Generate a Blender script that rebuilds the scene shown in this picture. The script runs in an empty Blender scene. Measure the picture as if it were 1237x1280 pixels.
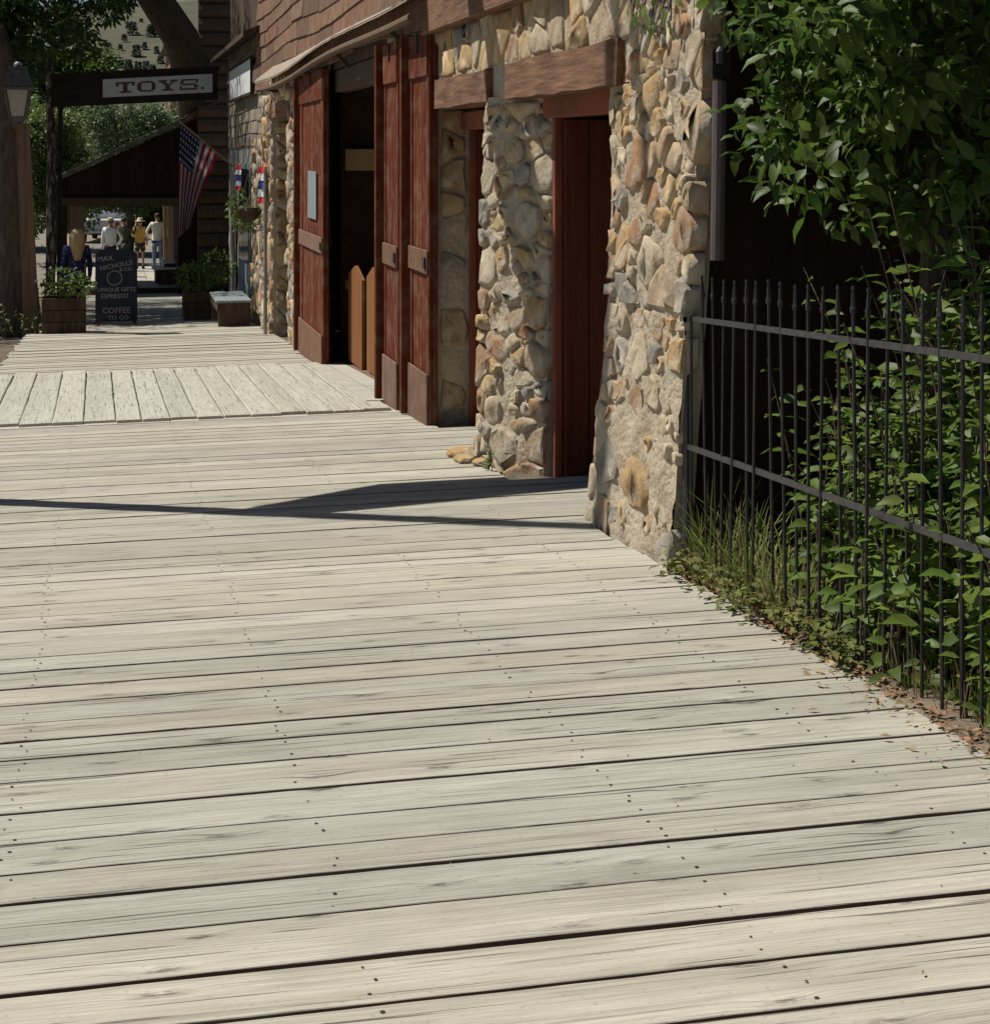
import bpy, bmesh, math, random
import numpy as np
from mathutils import Vector, Matrix, noise
rnd = random.Random(7)
R_ = math.radians
sc = bpy.context.scene
col = sc.collection

# ------------------------------------------------------------------ camera, sky, sun
FPX, CX, HV, CH = 2080.0, 618.0, 190.0, 1.45            # focal length, axis, horizon (photo pixels), eye height
TH = math.atan((CX - 128.0) / FPX)                       # the view turns right of the street by this
SG, SC_ = 0.0505, 0.013                                  # the boardwalk falls away from us and rises to the wall
cam = bpy.data.cameras.new('camera'); camo = bpy.data.objects.new('camera', cam); col.objects.link(camo)
cam.sensor_fit = 'HORIZONTAL'; cam.sensor_width = 36.0; cam.lens = 36.0 * FPX / 1237.0
cam.shift_y = -(640.0 - HV) / 1237.0
cam.clip_start = 0.05; cam.clip_end = 3000
camo.location = (0, 0, CH); camo.rotation_euler = (R_(90), 0, -TH)
sc.camera = camo
SUN_DIR = Vector((-1.0, 0.705, 1.747)).normalized()      # towards the sun
w = bpy.data.worlds.new('World'); sc.world = w; w.use_nodes = True
nt = w.node_tree; bg = nt.nodes['Background']
sky = nt.nodes.new('ShaderNodeTexSky'); sky.sky_type = 'NISHITA'; sky.sun_disc = False
sky.sun_elevation = math.asin(SUN_DIR.z); sky.sun_rotation = math.atan2(SUN_DIR.x, SUN_DIR.y)
sky.altitude = 1700; sky.dust_density = 1.0
nt.links.new(sky.outputs[0], bg.inputs[0]); bg.inputs[1].default_value = 0.05
sl = bpy.data.lights.new('sun', 'SUN'); sl.energy = 4.8; sl.angle = R_(0.53); sl.color = (1.0, 0.955, 0.87)
so = bpy.data.objects.new('sun', sl); col.objects.link(so)
so.rotation_euler = SUN_DIR.to_track_quat('Z', 'Y').to_euler(); so.location = (-20, 14, 35)
vs = sc.view_settings; vs.view_transform = 'Standard'; vs.look = 'None'; vs.exposure = 0.16; vs.gamma = 1.0
vs.use_curve_mapping = False
sc.render.engine = 'CYCLES'

# ------------------------------------------------------------------ survey helpers (photo pixel -> place)
FW = (math.sin(TH), math.cos(TH)); RT = (math.cos(TH), -math.sin(TH))
def ray(u, v):
    a = (u - CX) / FPX
    return (FW[0] + RT[0] * a, FW[1] + RT[1] * a, (HV - v) / FPX)
def gz(x, y): return -SG * y + SC_ * x
def G(u, v):
    d = ray(u, v); t = CH / (SC_ * d[0] - SG * d[1] - d[2]); return Vector((t * d[0], t * d[1], CH + t * d[2]))
def onX(u, v, x):
    d = ray(u, v); t = x / d[0]; return Vector((x, t * d[1], CH + t * d[2]))
def onY(u, v, y):
    d = ray(u, v); t = y / d[1]; return Vector((t * d[0], y, CH + t * d[2]))

# ------------------------------------------------------------------ materials
def mat(name, c1, c2=None, scale=(6, 6, 6), rough=.85, bump=.25, bscale=None, rand=0.0, huej=0.0, trans=0.0, metal=0.0,
        dirt=None, dscale=3.0, spec=.3, detail=6, ramp=(.3, .7), island=False, coord='Object', bdist=.01):
    m = bpy.data.materials.new(name); m.use_nodes = True; t = m.node_tree; N = t.nodes; L = t.links
    b = N['Principled BSDF']; b.inputs['Roughness'].default_value = rough; b.inputs['Metallic'].default_value = metal
    b.inputs['Specular IOR Level'].default_value = spec
    c2 = c2 or c1
    tc = N.new('ShaderNodeTexCoord'); mp = N.new('ShaderNodeMapping'); mp.inputs['Scale'].default_value = scale
    L.new(tc.outputs[coord], mp.inputs[0])
    oi = N.new('ShaderNodeObjectInfo')
    ad = N.new('ShaderNodeVectorMath'); ad.operation = 'ADD'
    mu = N.new('ShaderNodeMath'); mu.operation = 'MULTIPLY'; mu.inputs[1].default_value = 53.0
    L.new(oi.outputs['Random'], mu.inputs[0]); L.new(mp.outputs[0], ad.inputs[0]); L.new(mu.outputs[0], ad.inputs[1])
    n = N.new('ShaderNodeTexNoise'); n.inputs['Scale'].default_value = 1.0; n.inputs['Detail'].default_value = detail
    L.new(ad.outputs[0], n.inputs[0])
    cr = N.new('ShaderNodeValToRGB'); cr.color_ramp.elements[0].position = ramp[0]; cr.color_ramp.elements[1].position = ramp[1]
    cr.color_ramp.elements[0].color = (*c1, 1); cr.color_ramp.elements[1].color = (*c2, 1)
    L.new(n.outputs[0], cr.inputs[0]); c = cr.outputs[0]
    if dirt:
        n2 = N.new('ShaderNodeTexNoise'); n2.inputs['Scale'].default_value = dscale; n2.inputs['Detail'].default_value = 5
        L.new(tc.outputs[coord], n2.inputs[0])
        r2 = N.new('ShaderNodeValToRGB'); r2.color_ramp.elements[0].position = .45; r2.color_ramp.elements[1].position = .68
        L.new(n2.outputs[0], r2.inputs[0])
        mx = N.new('ShaderNodeMixRGB'); L.new(r2.outputs[0], mx.inputs[0]); L.new(c, mx.inputs[1]); mx.inputs[2].default_value = (*dirt, 1)
        c = mx.outputs[0]
    if rand or huej:
        src = oi.outputs['Random']
        if island: src = N.new('ShaderNodeNewGeometry').outputs['Random Per Island']
        hs = N.new('ShaderNodeHueSaturation')
        mr = N.new('ShaderNodeMapRange'); mr.inputs[3].default_value = 1 - rand; mr.inputs[4].default_value = 1 + rand
        L.new(src, mr.inputs[0]); L.new(mr.outputs[0], hs.inputs['Value'])
        if huej:
            f = N.new('ShaderNodeMath'); f.operation = 'MULTIPLY'; f.inputs[1].default_value = 7.31; L.new(src, f.inputs[0])
            g = N.new('ShaderNodeMath'); g.operation = 'FRACT'; L.new(f.outputs[0], g.inputs[0])
            m3 = N.new('ShaderNodeMapRange'); m3.inputs[3].default_value = .5 - huej; m3.inputs[4].default_value = .5 + huej
            L.new(g.outputs[0], m3.inputs[0]); L.new(m3.outputs[0], hs.inputs['Hue'])
        L.new(c, hs.inputs['Color']); c = hs.outputs[0]
    L.new(c, b.inputs['Base Color'])
    if bump:
        nb = N.new('ShaderNodeTexNoise'); nb.inputs['Detail'].default_value = 8; nb.inputs['Scale'].default_value = 1.0
        m2 = N.new('ShaderNodeMapping'); m2.inputs['Scale'].default_value = bscale or tuple(s * 3 for s in scale)
        L.new(tc.outputs[coord], m2.inputs[0]); L.new(m2.outputs[0], nb.inputs[0])
        bp = N.new('ShaderNodeBump'); bp.inputs['Strength'].default_value = bump; bp.inputs['Distance'].default_value = bdist
        L.new(nb.outputs[0], bp.inputs['Height']); L.new(bp.outputs[0], b.inputs['Normal'])
    if trans:
        tr = N.new('ShaderNodeBsdfTranslucent'); L.new(c, tr.inputs[0])
        ms = N.new('ShaderNodeMixShader'); ms.inputs[0].default_value = trans
        out = N['Material Output']; L.new(b.outputs[0], ms.inputs[1]); L.new(tr.outputs[0], ms.inputs[2]); L.new(ms.outputs[0], out.inputs[0])
    return m

def plank_mat(name, pale, mid, dark, rand=.09):
    """weathered sawn board: long grain, grey streaks, knots with rings, fine checks; grain runs along local x"""
    m = bpy.data.materials.new(name); m.use_nodes = True; t = m.node_tree; N = t.nodes; L = t.links
    b = N['Principled BSDF']; b.inputs['Roughness'].default_value = .82; b.inputs['Specular IOR Level'].default_value = .22
    tc = N.new('ShaderNodeTexCoord'); oi = N.new('ShaderNodeObjectInfo')
    mu = N.new('ShaderNodeVectorMath'); mu.operation = 'SCALE'; mu.inputs[0].default_value = (37.0, 19.0, 11.0); L.new(oi.outputs['Random'], mu.inputs['Scale'])
    ad = N.new('ShaderNodeVectorMath'); ad.operation = 'ADD'; L.new(tc.outputs['Object'], ad.inputs[0]); L.new(mu.outputs[0], ad.inputs[1])
    P = ad.outputs[0]
    def nz(sx, sy, sz, detail=5, rough=.6, vec=None, dist=0.0):
        mp = N.new('ShaderNodeMapping'); mp.inputs['Scale'].default_value = (sx, sy, sz); L.new(vec or P, mp.inputs[0])
        n = N.new('ShaderNodeTexNoise'); n.inputs['Scale'].default_value = 1; n.inputs['Detail'].default_value = detail
        n.inputs['Roughness'].default_value = rough; n.inputs['Distortion'].default_value = dist; L.new(mp.outputs[0], n.inputs[0]); return n.outputs[0]
    def rmp(v, a, bb, c0=(0, 0, 0), c1=(1, 1, 1)):
        r = N.new('ShaderNodeValToRGB'); r.color_ramp.elements[0].position = a; r.color_ramp.elements[1].position = bb
        r.color_ramp.elements[0].color = (*c0, 1); r.color_ramp.elements[1].color = (*c1, 1); L.new(v, r.inputs[0]); return r.outputs[0]
    def mix(f, a, c, k=1.0):
        x = N.new('ShaderNodeMixRGB')
        if k != 1.0:
            q = N.new('ShaderNodeMath'); q.operation = 'MULTIPLY'; q.inputs[1].default_value = k; L.new(f, q.inputs[0]); f = q.outputs[0]
        L.new(f, x.inputs[0])
        for i, v in ((1, a), (2, c)):
            if isinstance(v, tuple): x.inputs[i].default_value = (*v, 1)
            else: L.new(v, x.inputs[i])
        return x.outputs[0]
    def math_(op, a, bb):
        q = N.new('ShaderNodeMath'); q.operation = op
        for i, v in ((0, a), (1, bb)):
            if isinstance(v, (int, float)): q.inputs[i].default_value = v
            else: L.new(v, q.inputs[i])
        return q.outputs[0]
    # knots: cells 0.55 m along, 0.16 m across
    mk = N.new('ShaderNodeMapping'); mk.inputs['Scale'].default_value = (2.6, 8.5, 0.0); L.new(P, mk.inputs[0])
    vo = N.new('ShaderNodeTexVoronoi'); vo.inputs['Scale'].default_value = 1; vo.inputs['Randomness'].default_value = 1; vo.voronoi_dimensions = '2D'
    L.new(mk.outputs[0], vo.inputs[0]); dist = vo.outputs['Distance']
    sk = N.new('ShaderNodeSeparateColor'); L.new(vo.outputs['Color'], sk.inputs[0]); hasknot = rmp(sk.outputs[0], .56, .58)
    warp = math_('MULTIPLY', math_('MULTIPLY', rmp(dist, 0.0, .30, (1, 1, 1), (0, 0, 0)), hasknot), .022)
    cx = N.new('ShaderNodeCombineXYZ'); L.new(warp, cx.inputs[1])
    aw = N.new('ShaderNodeVectorMath'); aw.operation = 'ADD'; L.new(P, aw.inputs[0]); L.new(cx.outputs[0], aw.inputs[1])
    wv = nz(.9, 3.0, 3.0, 3, .5); wv2 = N.new('ShaderNodeCombineXYZ'); L.new(math_('MULTIPLY', math_('SUBTRACT', wv, .5), .05), wv2.inputs[1])
    aw2 = N.new('ShaderNodeVectorMath'); aw2.operation = 'ADD'; L.new(aw.outputs[0], aw2.inputs[0]); L.new(wv2.outputs[0], aw2.inputs[1]); Q = aw2.outputs[0]
    broad = nz(.55, 7, 7, 4)
    c = mix(rmp(broad, .32, .68), mid, pale)
    blotch = nz(2.1, 5, 5, 5)
    c = mix(rmp(blotch, .5, .75), c, tuple(.5 * (p + q) * .92 for p, q in zip(mid, dark)), .45)
    fine = nz(4.0, 190, 190, 6, .75, Q)
    c = mix(rmp(fine, .44, .72), c, dark, .58)
    streak = nz(1.3, 60, 60, 5, .65, Q, .15)
    c = mix(rmp(streak, .53, .72), c, dark, .42)
    pat = nz(2.4, 34, 34, 6, .75, Q)
    c = mix(rmp(pat, .54, .70), c, tuple(.62 * d + .38 * q for d, q in zip(dark, mid)), .55)
    rings = nz(.35, 260, 260, 2, .5, Q)
    c = mix(rmp(rings, .5, .66), c, dark, .33)
    grit = nz(60, 60, 60, 3, .6)
    c = mix(rmp(grit, .62, .70), c, dark, .35)
    crack = nz(1.6, 95, 95, 2, .4, Q, .05)
    crk = rmp(crack, .66, .685)
    c = mix(crk, c, tuple(d * .32 for d in dark), .75)
    kring = rmp(nz(24, 150, 150, 4, .65), .44, .60)
    kmask = math_('MULTIPLY', rmp(dist, .05, .20, (1, 1, 1), (0, 0, 0)), hasknot)
    kcore = math_('MULTIPLY', rmp(dist, .05, .11, (1, 1, 1), (0, 0, 0)), math_('MULTIPLY', hasknot, rmp(nz(26, 110, 110, 4, .7), .46, .58)))
    c = mix(math_('MULTIPLY', kmask, kring), c, tuple(d * .8 for d in dark), .8)
    c = mix(kcore, c, tuple(d * .6 for d in dark), .85)
    hs = N.new('ShaderNodeHueSaturation')
    mr = N.new('ShaderNodeMapRange'); mr.inputs[3].default_value = 1 - rand; mr.inputs[4].default_value = 1 + rand
    L.new(oi.outputs['Random'], mr.inputs[0]); L.new(mr.outputs[0], hs.inputs['Value'])
    f2 = math_('FRACT', math_('MULTIPLY', oi.outputs['Random'], 13.7), 0)
    ms_ = N.new('ShaderNodeMapRange'); ms_.inputs[3].default_value = .84; ms_.inputs[4].default_value = 1.08; L.new(f2, ms_.inputs[0]); L.new(ms_.outputs[0], hs.inputs['Saturation'])
    L.new(c, hs.inputs['Color']); L.new(hs.outputs[0], b.inputs['Base Color'])
    hgt = math_('ADD', math_('MULTIPLY', fine, .6), math_('ADD', math_('MULTIPLY', streak, .8), math_('MULTIPLY', crk, -.9)))
    hgt = math_('ADD', hgt, math_('MULTIPLY', kmask, .5))
    bp = N.new('ShaderNodeBump'); bp.inputs['Strength'].default_value = .55; bp.inputs['Distance'].default_value = .006
    L.new(hgt, bp.inputs['Height']); L.new(bp.outputs[0], b.inputs['Normal'])
    return m

def stone_mat(name):
    m = mat(name, (.3, .25, .18), (.42, .37, .29), scale=(9, 9, 9), rough=.9, bump=.7, bscale=(30, 30, 30), bdist=.012)
    t = m.node_tree; N = t.nodes; L = t.links; b = N['Principled BSDF']
    oi = N.new('ShaderNodeObjectInfo'); cr = N.new('ShaderNodeValToRGB'); cr.color_ramp.interpolation = 'CONSTANT'
    cols = [(.42, .29, .15), (.40, .34, .25), (.31, .285, .24), (.46, .35, .20), (.37, .22, .125), (.45, .38, .27), (.25, .235, .205), (.43, .30, .16), (.40, .31, .21), (.33, .22, .14), (.48, .41, .30), (.39, .28, .18)]
    e = cr.color_ramp.elements
    while len(e) < len(cols): e.new(.5)
    for i, k in enumerate(cols): e[i].position = i / len(cols); e[i].color = (*k, 1)
    L.new(oi.outputs['Random'], cr.inputs[0])
    tc = N.new('ShaderNodeTexCoord')
    n = N.new('ShaderNodeTexNoise'); n.inputs['Scale'].default_value = 11; n.inputs['Detail'].default_value = 8; L.new(tc.outputs['Object'], n.inputs[0])
    r = N.new('ShaderNodeValToRGB'); r.color_ramp.elements[0].position = .25; r.color_ramp.elements[0].color = (.6, .57, .53, 1); r.color_ramp.elements[1].position = .75; r.color_ramp.elements[1].color = (1.25, 1.22, 1.18, 1)
    L.new(n.outputs[0], r.inputs[0])
    mx = N.new('ShaderNodeMixRGB'); mx.blend_type = 'MULTIPLY'; mx.inputs[0].default_value = 1; L.new(cr.outputs[0], mx.inputs[1]); L.new(r.outputs[0], mx.inputs[2])
    n2 = N.new('ShaderNodeTexNoise'); n2.inputs['Scale'].default_value = 4.5; n2.inputs['Detail'].default_value = 6; L.new(tc.outputs['Object'], n2.inputs[0])
    r2 = N.new('ShaderNodeValToRGB'); r2.color_ramp.elements[0].position = .57; r2.color_ramp.elements[1].position = .66; L.new(n2.outputs[0], r2.inputs[0])
    m2 = N.new('ShaderNodeMixRGB'); L.new(r2.outputs[0], m2.inputs[0]); L.new(mx.outputs[0], m2.inputs[1]); m2.inputs[2].default_value = (.44, .38, .29, 1)   # smeared mortar
    L.new(m2.outputs[0], b.inputs['Base Color'])
    return m

M = {}
M['plank'] = plank_mat('weathered_plank', (.522, .493, .408), (.395, .37, .294), (.155, .138, .110), .13)
M['ramp'] = plank_mat('newer_plank', (.53, .515, .43), (.44, .42, .34), (.21, .195, .16), .06)
M['kick'] = plank_mat('bare_kick_board', (.25, .145, .092), (.18, .092, .056), (.07, .034, .022))
M['plank_side'] = mat('brown_plank_side', (.20, .13, .085), (.28, .185, .125), scale=(3, 40, 40), rough=.95, bump=.4)  # sides coloured brown and darker than the tops so the gaps read dark
M['stone'] = stone_mat('rubble_stone')
M['mortar'] = mat('lime_mortar', (.34, .28, .20), (.47, .40, .30), scale=(7, 7, 7), bump=.9, bscale=(30, 30, 30), dirt=(.37, .29, .20), dscale=2.5, bdist=.02)
M['red'] = mat('worn_oxblood_paint', (.085, .018, .010), (.150, .042, .022), scale=(30, 30, 1.4), rough=.75, bump=.35, bscale=(60, 60, 2.5), rand=.12, dirt=(.16, .082, .050), dscale=7, spec=.06)
M['red_dark'] = mat('red_brown_door', (.10, .028, .016), (.15, .045, .027), spec=.08, scale=(25, 25, 1.2), rough=.85, bump=.3, rand=.1)  # plain brown-red, darker than the door frame
M['red_frame'] = mat('red_door_frame', (.20, .050, .026), (.27, .078, .04), scale=(22, 22, 3), rough=.8, bump=.3, dirt=(.14, .05, .03))
M['lintel'] = mat('hewn_timber', (.095, .046, .025), (.25, .132, .076), scale=(30, 2.6, 20), rough=.9, bump=.8, bscale=(60, 5, 50), rand=.1)
M['shingle'] = mat('cedar_shingle', (.10, .045, .022), (.24, .12, .068), scale=(30, 22, 2.2), rough=.9, bump=.6, bscale=(80, 60, 6), rand=.3, huej=.008, dirt=(.17, .13, .095), dscale=6)
M['shingle_grey'] = mat('grey_cedar_shingle', (.11, .08, .055), (.27, .22, .165), scale=(30, 22, 2.2), rough=.9, bump=.6, rand=.35, dirt=(.28, .25, .2), dscale=6)
M['siding'] = mat('dark_board_siding', (.018, .009, .006), (.035, .018, .012), scale=(18, 18, 1.5), rough=.9, bump=.3, rand=.2, spec=.1)  # brown-black; the end wall's shade is put into this colour
M['brownwood'] = mat('old_brown_wood', (.045, .027, .017), (.10, .062, .038), scale=(16, 16, 1.5), rough=.9, bump=.4, rand=.2)
M['postwood'] = mat('brown_post_wood', (.10, .062, .04), (.17, .11, .075), scale=(26, 26, 1.6), rough=.9, bump=.4)
M['palewood'] = mat('yellow_pine', (.30, .20, .10), (.42, .30, .16), scale=(20, 20, 1.5), rough=.85, bump=.3)
M['orange'] = mat('orange_stained_picket', (.17, .062, .014), (.23, .09, .022), scale=(20, 20, 1.4), rough=.8, bump=.25)  # orange darkened to carry the doorway shade
M['awning'] = mat('weathered_awning_sheet', (.24, .20, .155), (.38, .33, .27), scale=(6, 3, 6), rough=.85, bump=.3, dirt=(.26, .19, .13), dscale=3)
M['iron'] = mat('black_iron', (.012, .010, .011), (.03, .025, .025), scale=(30, 30, 30), rough=.45, bump=.2, spec=.5)
M['rail'] = mat('grey_iron_rail', (.028, .026, .028), (.05, .047, .047), scale=(30, 30, 30), rough=.5, bump=.2, spec=.5)
M['pipe'] = mat('maroon_downpipe', (.075, .05, .055), (.12, .085, .09), scale=(20, 20, 4), rough=.45, bump=.15, spec=.5)
M['dark'] = mat('dark_interior_boards', (.05, .03, .019), (.08, .05, .032), rough=1, bump=0, spec=0)  # dark brown stands in for the unlit rooms
M['soil'] = mat('dry_soil', (.10, .075, .05), (.21, .165, .12), scale=(5, 5, 5), rough=1, bump=.8, bscale=(30, 30, 30), dirt=(.07, .06, .035), dscale=1.5)
M['under'] = mat('dark_soil', (.03, .02, .014), (.05, .035, .025), rough=1, bump=.5)  # near-black to carry the shade under the planks; also planter earth
M['gravel'] = mat('gravel_road', (.15, .135, .11), (.26, .235, .19), scale=(2, 2, 2), rough=1, bump=.8, bscale=(40, 40, 40))
M['grassblade'] = mat('grass_blade', (.14, .19, .035), (.24, .28, .08), scale=(3, 3, 3), rough=.7, bump=0, trans=.35, rand=.35, huej=.02, island=True)
M['drygrass'] = mat('dry_grass_blade', (.30, .22, .11), (.42, .32, .18), scale=(3, 3, 3), rough=.8, bump=0, trans=.25, rand=.3, island=True)
M['litter'] = mat('dead_leaf', (.16, .075, .04), (.32, .19, .11), scale=(40, 40, 40), rough=.9, bump=.2, rand=.4, huej=.02, island=True)
def leafmat(name, a, b, tr=.35, rand=.3): return mat(name, a, b, scale=(1.5, 1.5, 1.5), rough=.5, bump=0, trans=tr, rand=rand, huej=.018, island=True, spec=.35)
M['leaf'] = leafmat('lilac_leaf', (.085, .145, .020), (.15, .215, .042), .5, .42)
M['leaf2'] = leafmat('tree_leaf', (.055, .105, .015), (.10, .155, .028), .45, .4)
M['leafcot'] = leafmat('cottonwood_leaf', (.035, .070, .014), (.060, .105, .024), .4)
M['leafbush'] = leafmat('willow_leaf', (.10, .155, .06), (.16, .22, .10), .3, .45)
M['leafyellow'] = leafmat('yellow_green_leaf', (.09, .13, .025), (.13, .17, .04), .35)
M['needle'] = leafmat('conifer_needle', (.022, .04, .022), (.035, .055, .03), .1)
M['bark'] = mat('grey_brown_bark', (.075, .052, .036), (.15, .11, .08), scale=(16, 16, 3), rough=.95, bump=1, bscale=(30, 30, 6), bdist=.03)
M['barkdark'] = mat('dark_bark', (.045, .030, .022), (.085, .06, .045), scale=(10, 10, 2), rough=.95, bump=1, bscale=(22, 22, 5), bdist=.04)
M['peel'] = mat('peeling_pole', (.06, .045, .035), (.36, .32, .26), scale=(14, 14, 4), rough=.9, bump=.6, ramp=(.5, .6))
M['hill'] = mat('dry_hillside', (.075, .072, .044), (.115, .105, .068), scale=(.05, .05, .05), rough=1, bump=.3, bscale=(.6, .6, .6), dirt=(.06, .062, .035), dscale=.04, bdist=1.5)
M['white'] = mat('white_paint', (.62, .61, .58), (.74, .73, .70), rough=.6, bump=.1)
M['signwhite'] = mat('sign_white', (.55, .57, .57), (.68, .69, .68), scale=(5, 5, 5), rough=.7, bump=.1)
M['signdark'] = mat('sign_dark_board', (.018, .012, .010), (.035, .024, .02), scale=(3, 20, 20), rough=.8, bump=.3)
M['letter'] = mat('sign_letter', (.10, .055, .05), (.15, .085, .075), rough=.7, bump=0)
M['black'] = mat('chalkboard', (.012, .016, .028), (.02, .025, .04), rough=.7, bump=.05)
M['chalk'] = mat('chalk_paint', (.20, .21, .22), (.38, .38, .39), scale=(40, 40, 40), rough=.9, bump=0)  # white chalk greyed to carry the shade on the board
M['chalkpink'] = mat('chalk_pink', (.26, .21, .27), (.34, .29, .34), scale=(40, 40, 40), rough=.9, bump=0)
M['skin'] = mat('skin', (.42, .25, .17), (.48, .29, .2), rough=.6, bump=0)
M['hairblond'] = mat('blond_hair', (.36, .24, .10), (.52, .38, .19), scale=(60, 60, 6), rough=.6, bump=.4)
M['hairdark'] = mat('dark_hair', (.03, .02, .014), (.06, .04, .03), scale=(60, 60, 6), rough=.6, bump=.3)
M['shirtwhite'] = mat('white_cotton', (.70, .71, .74), (.80, .80, .80), scale=(8, 8, 8), rough=.9, bump=.3, bscale=(14, 14, 14), bdist=.03)
M['shirtcream'] = mat('cream_cotton', (.70, .66, .58), (.80, .76, .68), scale=(8, 8, 8), rough=.9, bump=.3, bscale=(14, 14, 14), bdist=.03)
M['yellow'] = mat('ochre_cotton', (.46, .28, .06), (.55, .34, .09), scale=(8, 8, 8), rough=.9, bump=.3)
M['jeans'] = mat('blue_denim', (.10, .16, .27), (.18, .26, .38), scale=(10, 10, 10), rough=.9, bump=.2)
M['cloth_dark'] = mat('dark_cloth', (.03, .032, .028), (.05, .048, .04), scale=(8, 8, 8), rough=.9, bump=.2)
M['cloth_green'] = mat('olive_cloth', (.045, .055, .03), (.07, .075, .04), scale=(8, 8, 8), rough=.9, bump=.2)
M['hat'] = mat('straw_hat', (.55, .50, .30), (.66, .60, .40), scale=(40, 40, 40), rough=.9, bump=.3)
M['carwhite'] = mat('white_car_paint', (.60, .61, .62), (.66, .66, .66), rough=.3, bump=0, spec=.5)
M['cardark'] = mat('dark_green_car_paint', (.015, .025, .025), (.02, .03, .03), rough=.25, bump=0, spec=.5)
M['tyre'] = mat('tyre_rubber', (.015, .015, .015), (.025, .025, .025), rough=.9, bump=0)
M['chrome'] = mat('dull_chrome', (.5, .5, .5), (.6, .6, .6), rough=.3, bump=0, metal=1)
M['redlamp'] = mat('red_tail_lamp', (.45, .03, .015), (.5, .05, .02), rough=.3, bump=0)
M['glass'] = mat('window_glass', (.02, .025, .03), (.03, .035, .04), rough=.08, bump=0, spec=.6)
M['lampglass'] = mat('frosted_lamp_glass', (.38, .38, .34), (.48, .47, .42), scale=(12, 12, 12), rough=.4, bump=.05, trans=.3)
M['lampmetal'] = mat('bronze_lamp_metal', (.05, .045, .045), (.10, .09, .09), scale=(20, 20, 20), rough=.5, bump=.1)
M['bred'] = mat('bunting_red', (.50, .03, .03), (.58, .05, .05), rough=.9, bump=0)
M['bwhite'] = mat('bunting_white', (.62, .62, .62), (.70, .70, .70), rough=.9, bump=0)
M['bblue'] = mat('bunting_blue', (.03, .045, .18), (.04, .06, .22), rough=.9, bump=0)
M['plaster'] = mat('old_grey_plaster', (.19, .185, .17), (.33, .315, .285), scale=(4, 4, 4), rough=.95, bump=.5)
M['bluegrey'] = mat('blue_grey_shutter', (.16, .19, .20), (.24, .27, .28), scale=(14, 14, 2), rough=.85, bump=.3)
M['roofgrey'] = mat('mossy_shake_roof', (.10, .10, .075), (.22, .21, .17), scale=(6, 6, 6), rough=.95, bump=.8, dirt=(.07, .085, .045))
M['nail'] = mat('rusty_nail', (.035, .026, .022), (.06, .045, .036), rough=.8, bump=0)
M['petal'] = mat('white_petal', (.65, .63, .62), (.75, .72, .72), rough=.8, bump=0)
M['signtan'] = mat('faded_tan_sign', (.36, .24, .12), (.48, .33, .17), scale=(4, 4, 4), rough=.9, bump=.2)
M['brick'] = mat('red_brown_clay', (.20, .09, .05), (.28, .13, .08), scale=(4, 4, 4), rough=.9, bump=.5)

# dotted blue dress
def dotted(name, base, dot, s):
    m = mat(name, base, base, rough=.9, bump=0); t = m.node_tree; N = t.nodes; L = t.links
    v = N.new('ShaderNodeTexVoronoi'); v.inputs['Scale'].default_value = s; tc = N.new('ShaderNodeTexCoord'); L.new(tc.outputs['Object'], v.inputs[0])
    r = N.new('ShaderNodeValToRGB'); r.color_ramp.elements[0].position = .2; r.color_ramp.elements[1].position = .26
    r.color_ramp.elements[0].color = (*dot, 1); r.color_ramp.elements[1].color = (*base, 1); L.new(v.outputs[0], r.inputs[0]); L.new(r.outputs[0], N['Principled BSDF'].inputs['Base Color'])
    return m
M['dress'] = dotted('dotted_blue_dress', (.016, .022, .085), (.16, .18, .30), 13)

# ------------------------------------------------------------------ mesh helpers
def mesh(name, verts, faces, m, parent=None, smooth=False, loc=None):
    me = bpy.data.meshes.new(name); me.from_pydata([tuple(v) for v in verts], [], faces)
    if smooth: me.shade_smooth()
    if m is not None: me.materials.append(M[m] if isinstance(m, str) else m)
    return obj(name, me, parent, loc)
def obj(name, me, parent=None, loc=None):
    o = bpy.data.objects.new(name, me); col.objects.link(o)
    if loc is not None: o.location = loc
    if parent is not None:
        o.parent = parent
    return o
def thing(name, label, cat, loc=(0, 0, 0), group=None, rz=0.0):
    o = bpy.data.objects.new(name, None); col.objects.link(o); o.location = loc; o.rotation_euler = (0, 0, rz); o.empty_display_size = .2
    return tag(o, label, cat, group)
def tag(o, label, cat, group=None):
    o['label'] = label; o['category'] = cat
    if group: o['group'] = group
    return o
def struct(o): o['kind'] = 'structure'; return o
def stuff(o): o['kind'] = 'stuff'; return o

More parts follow.
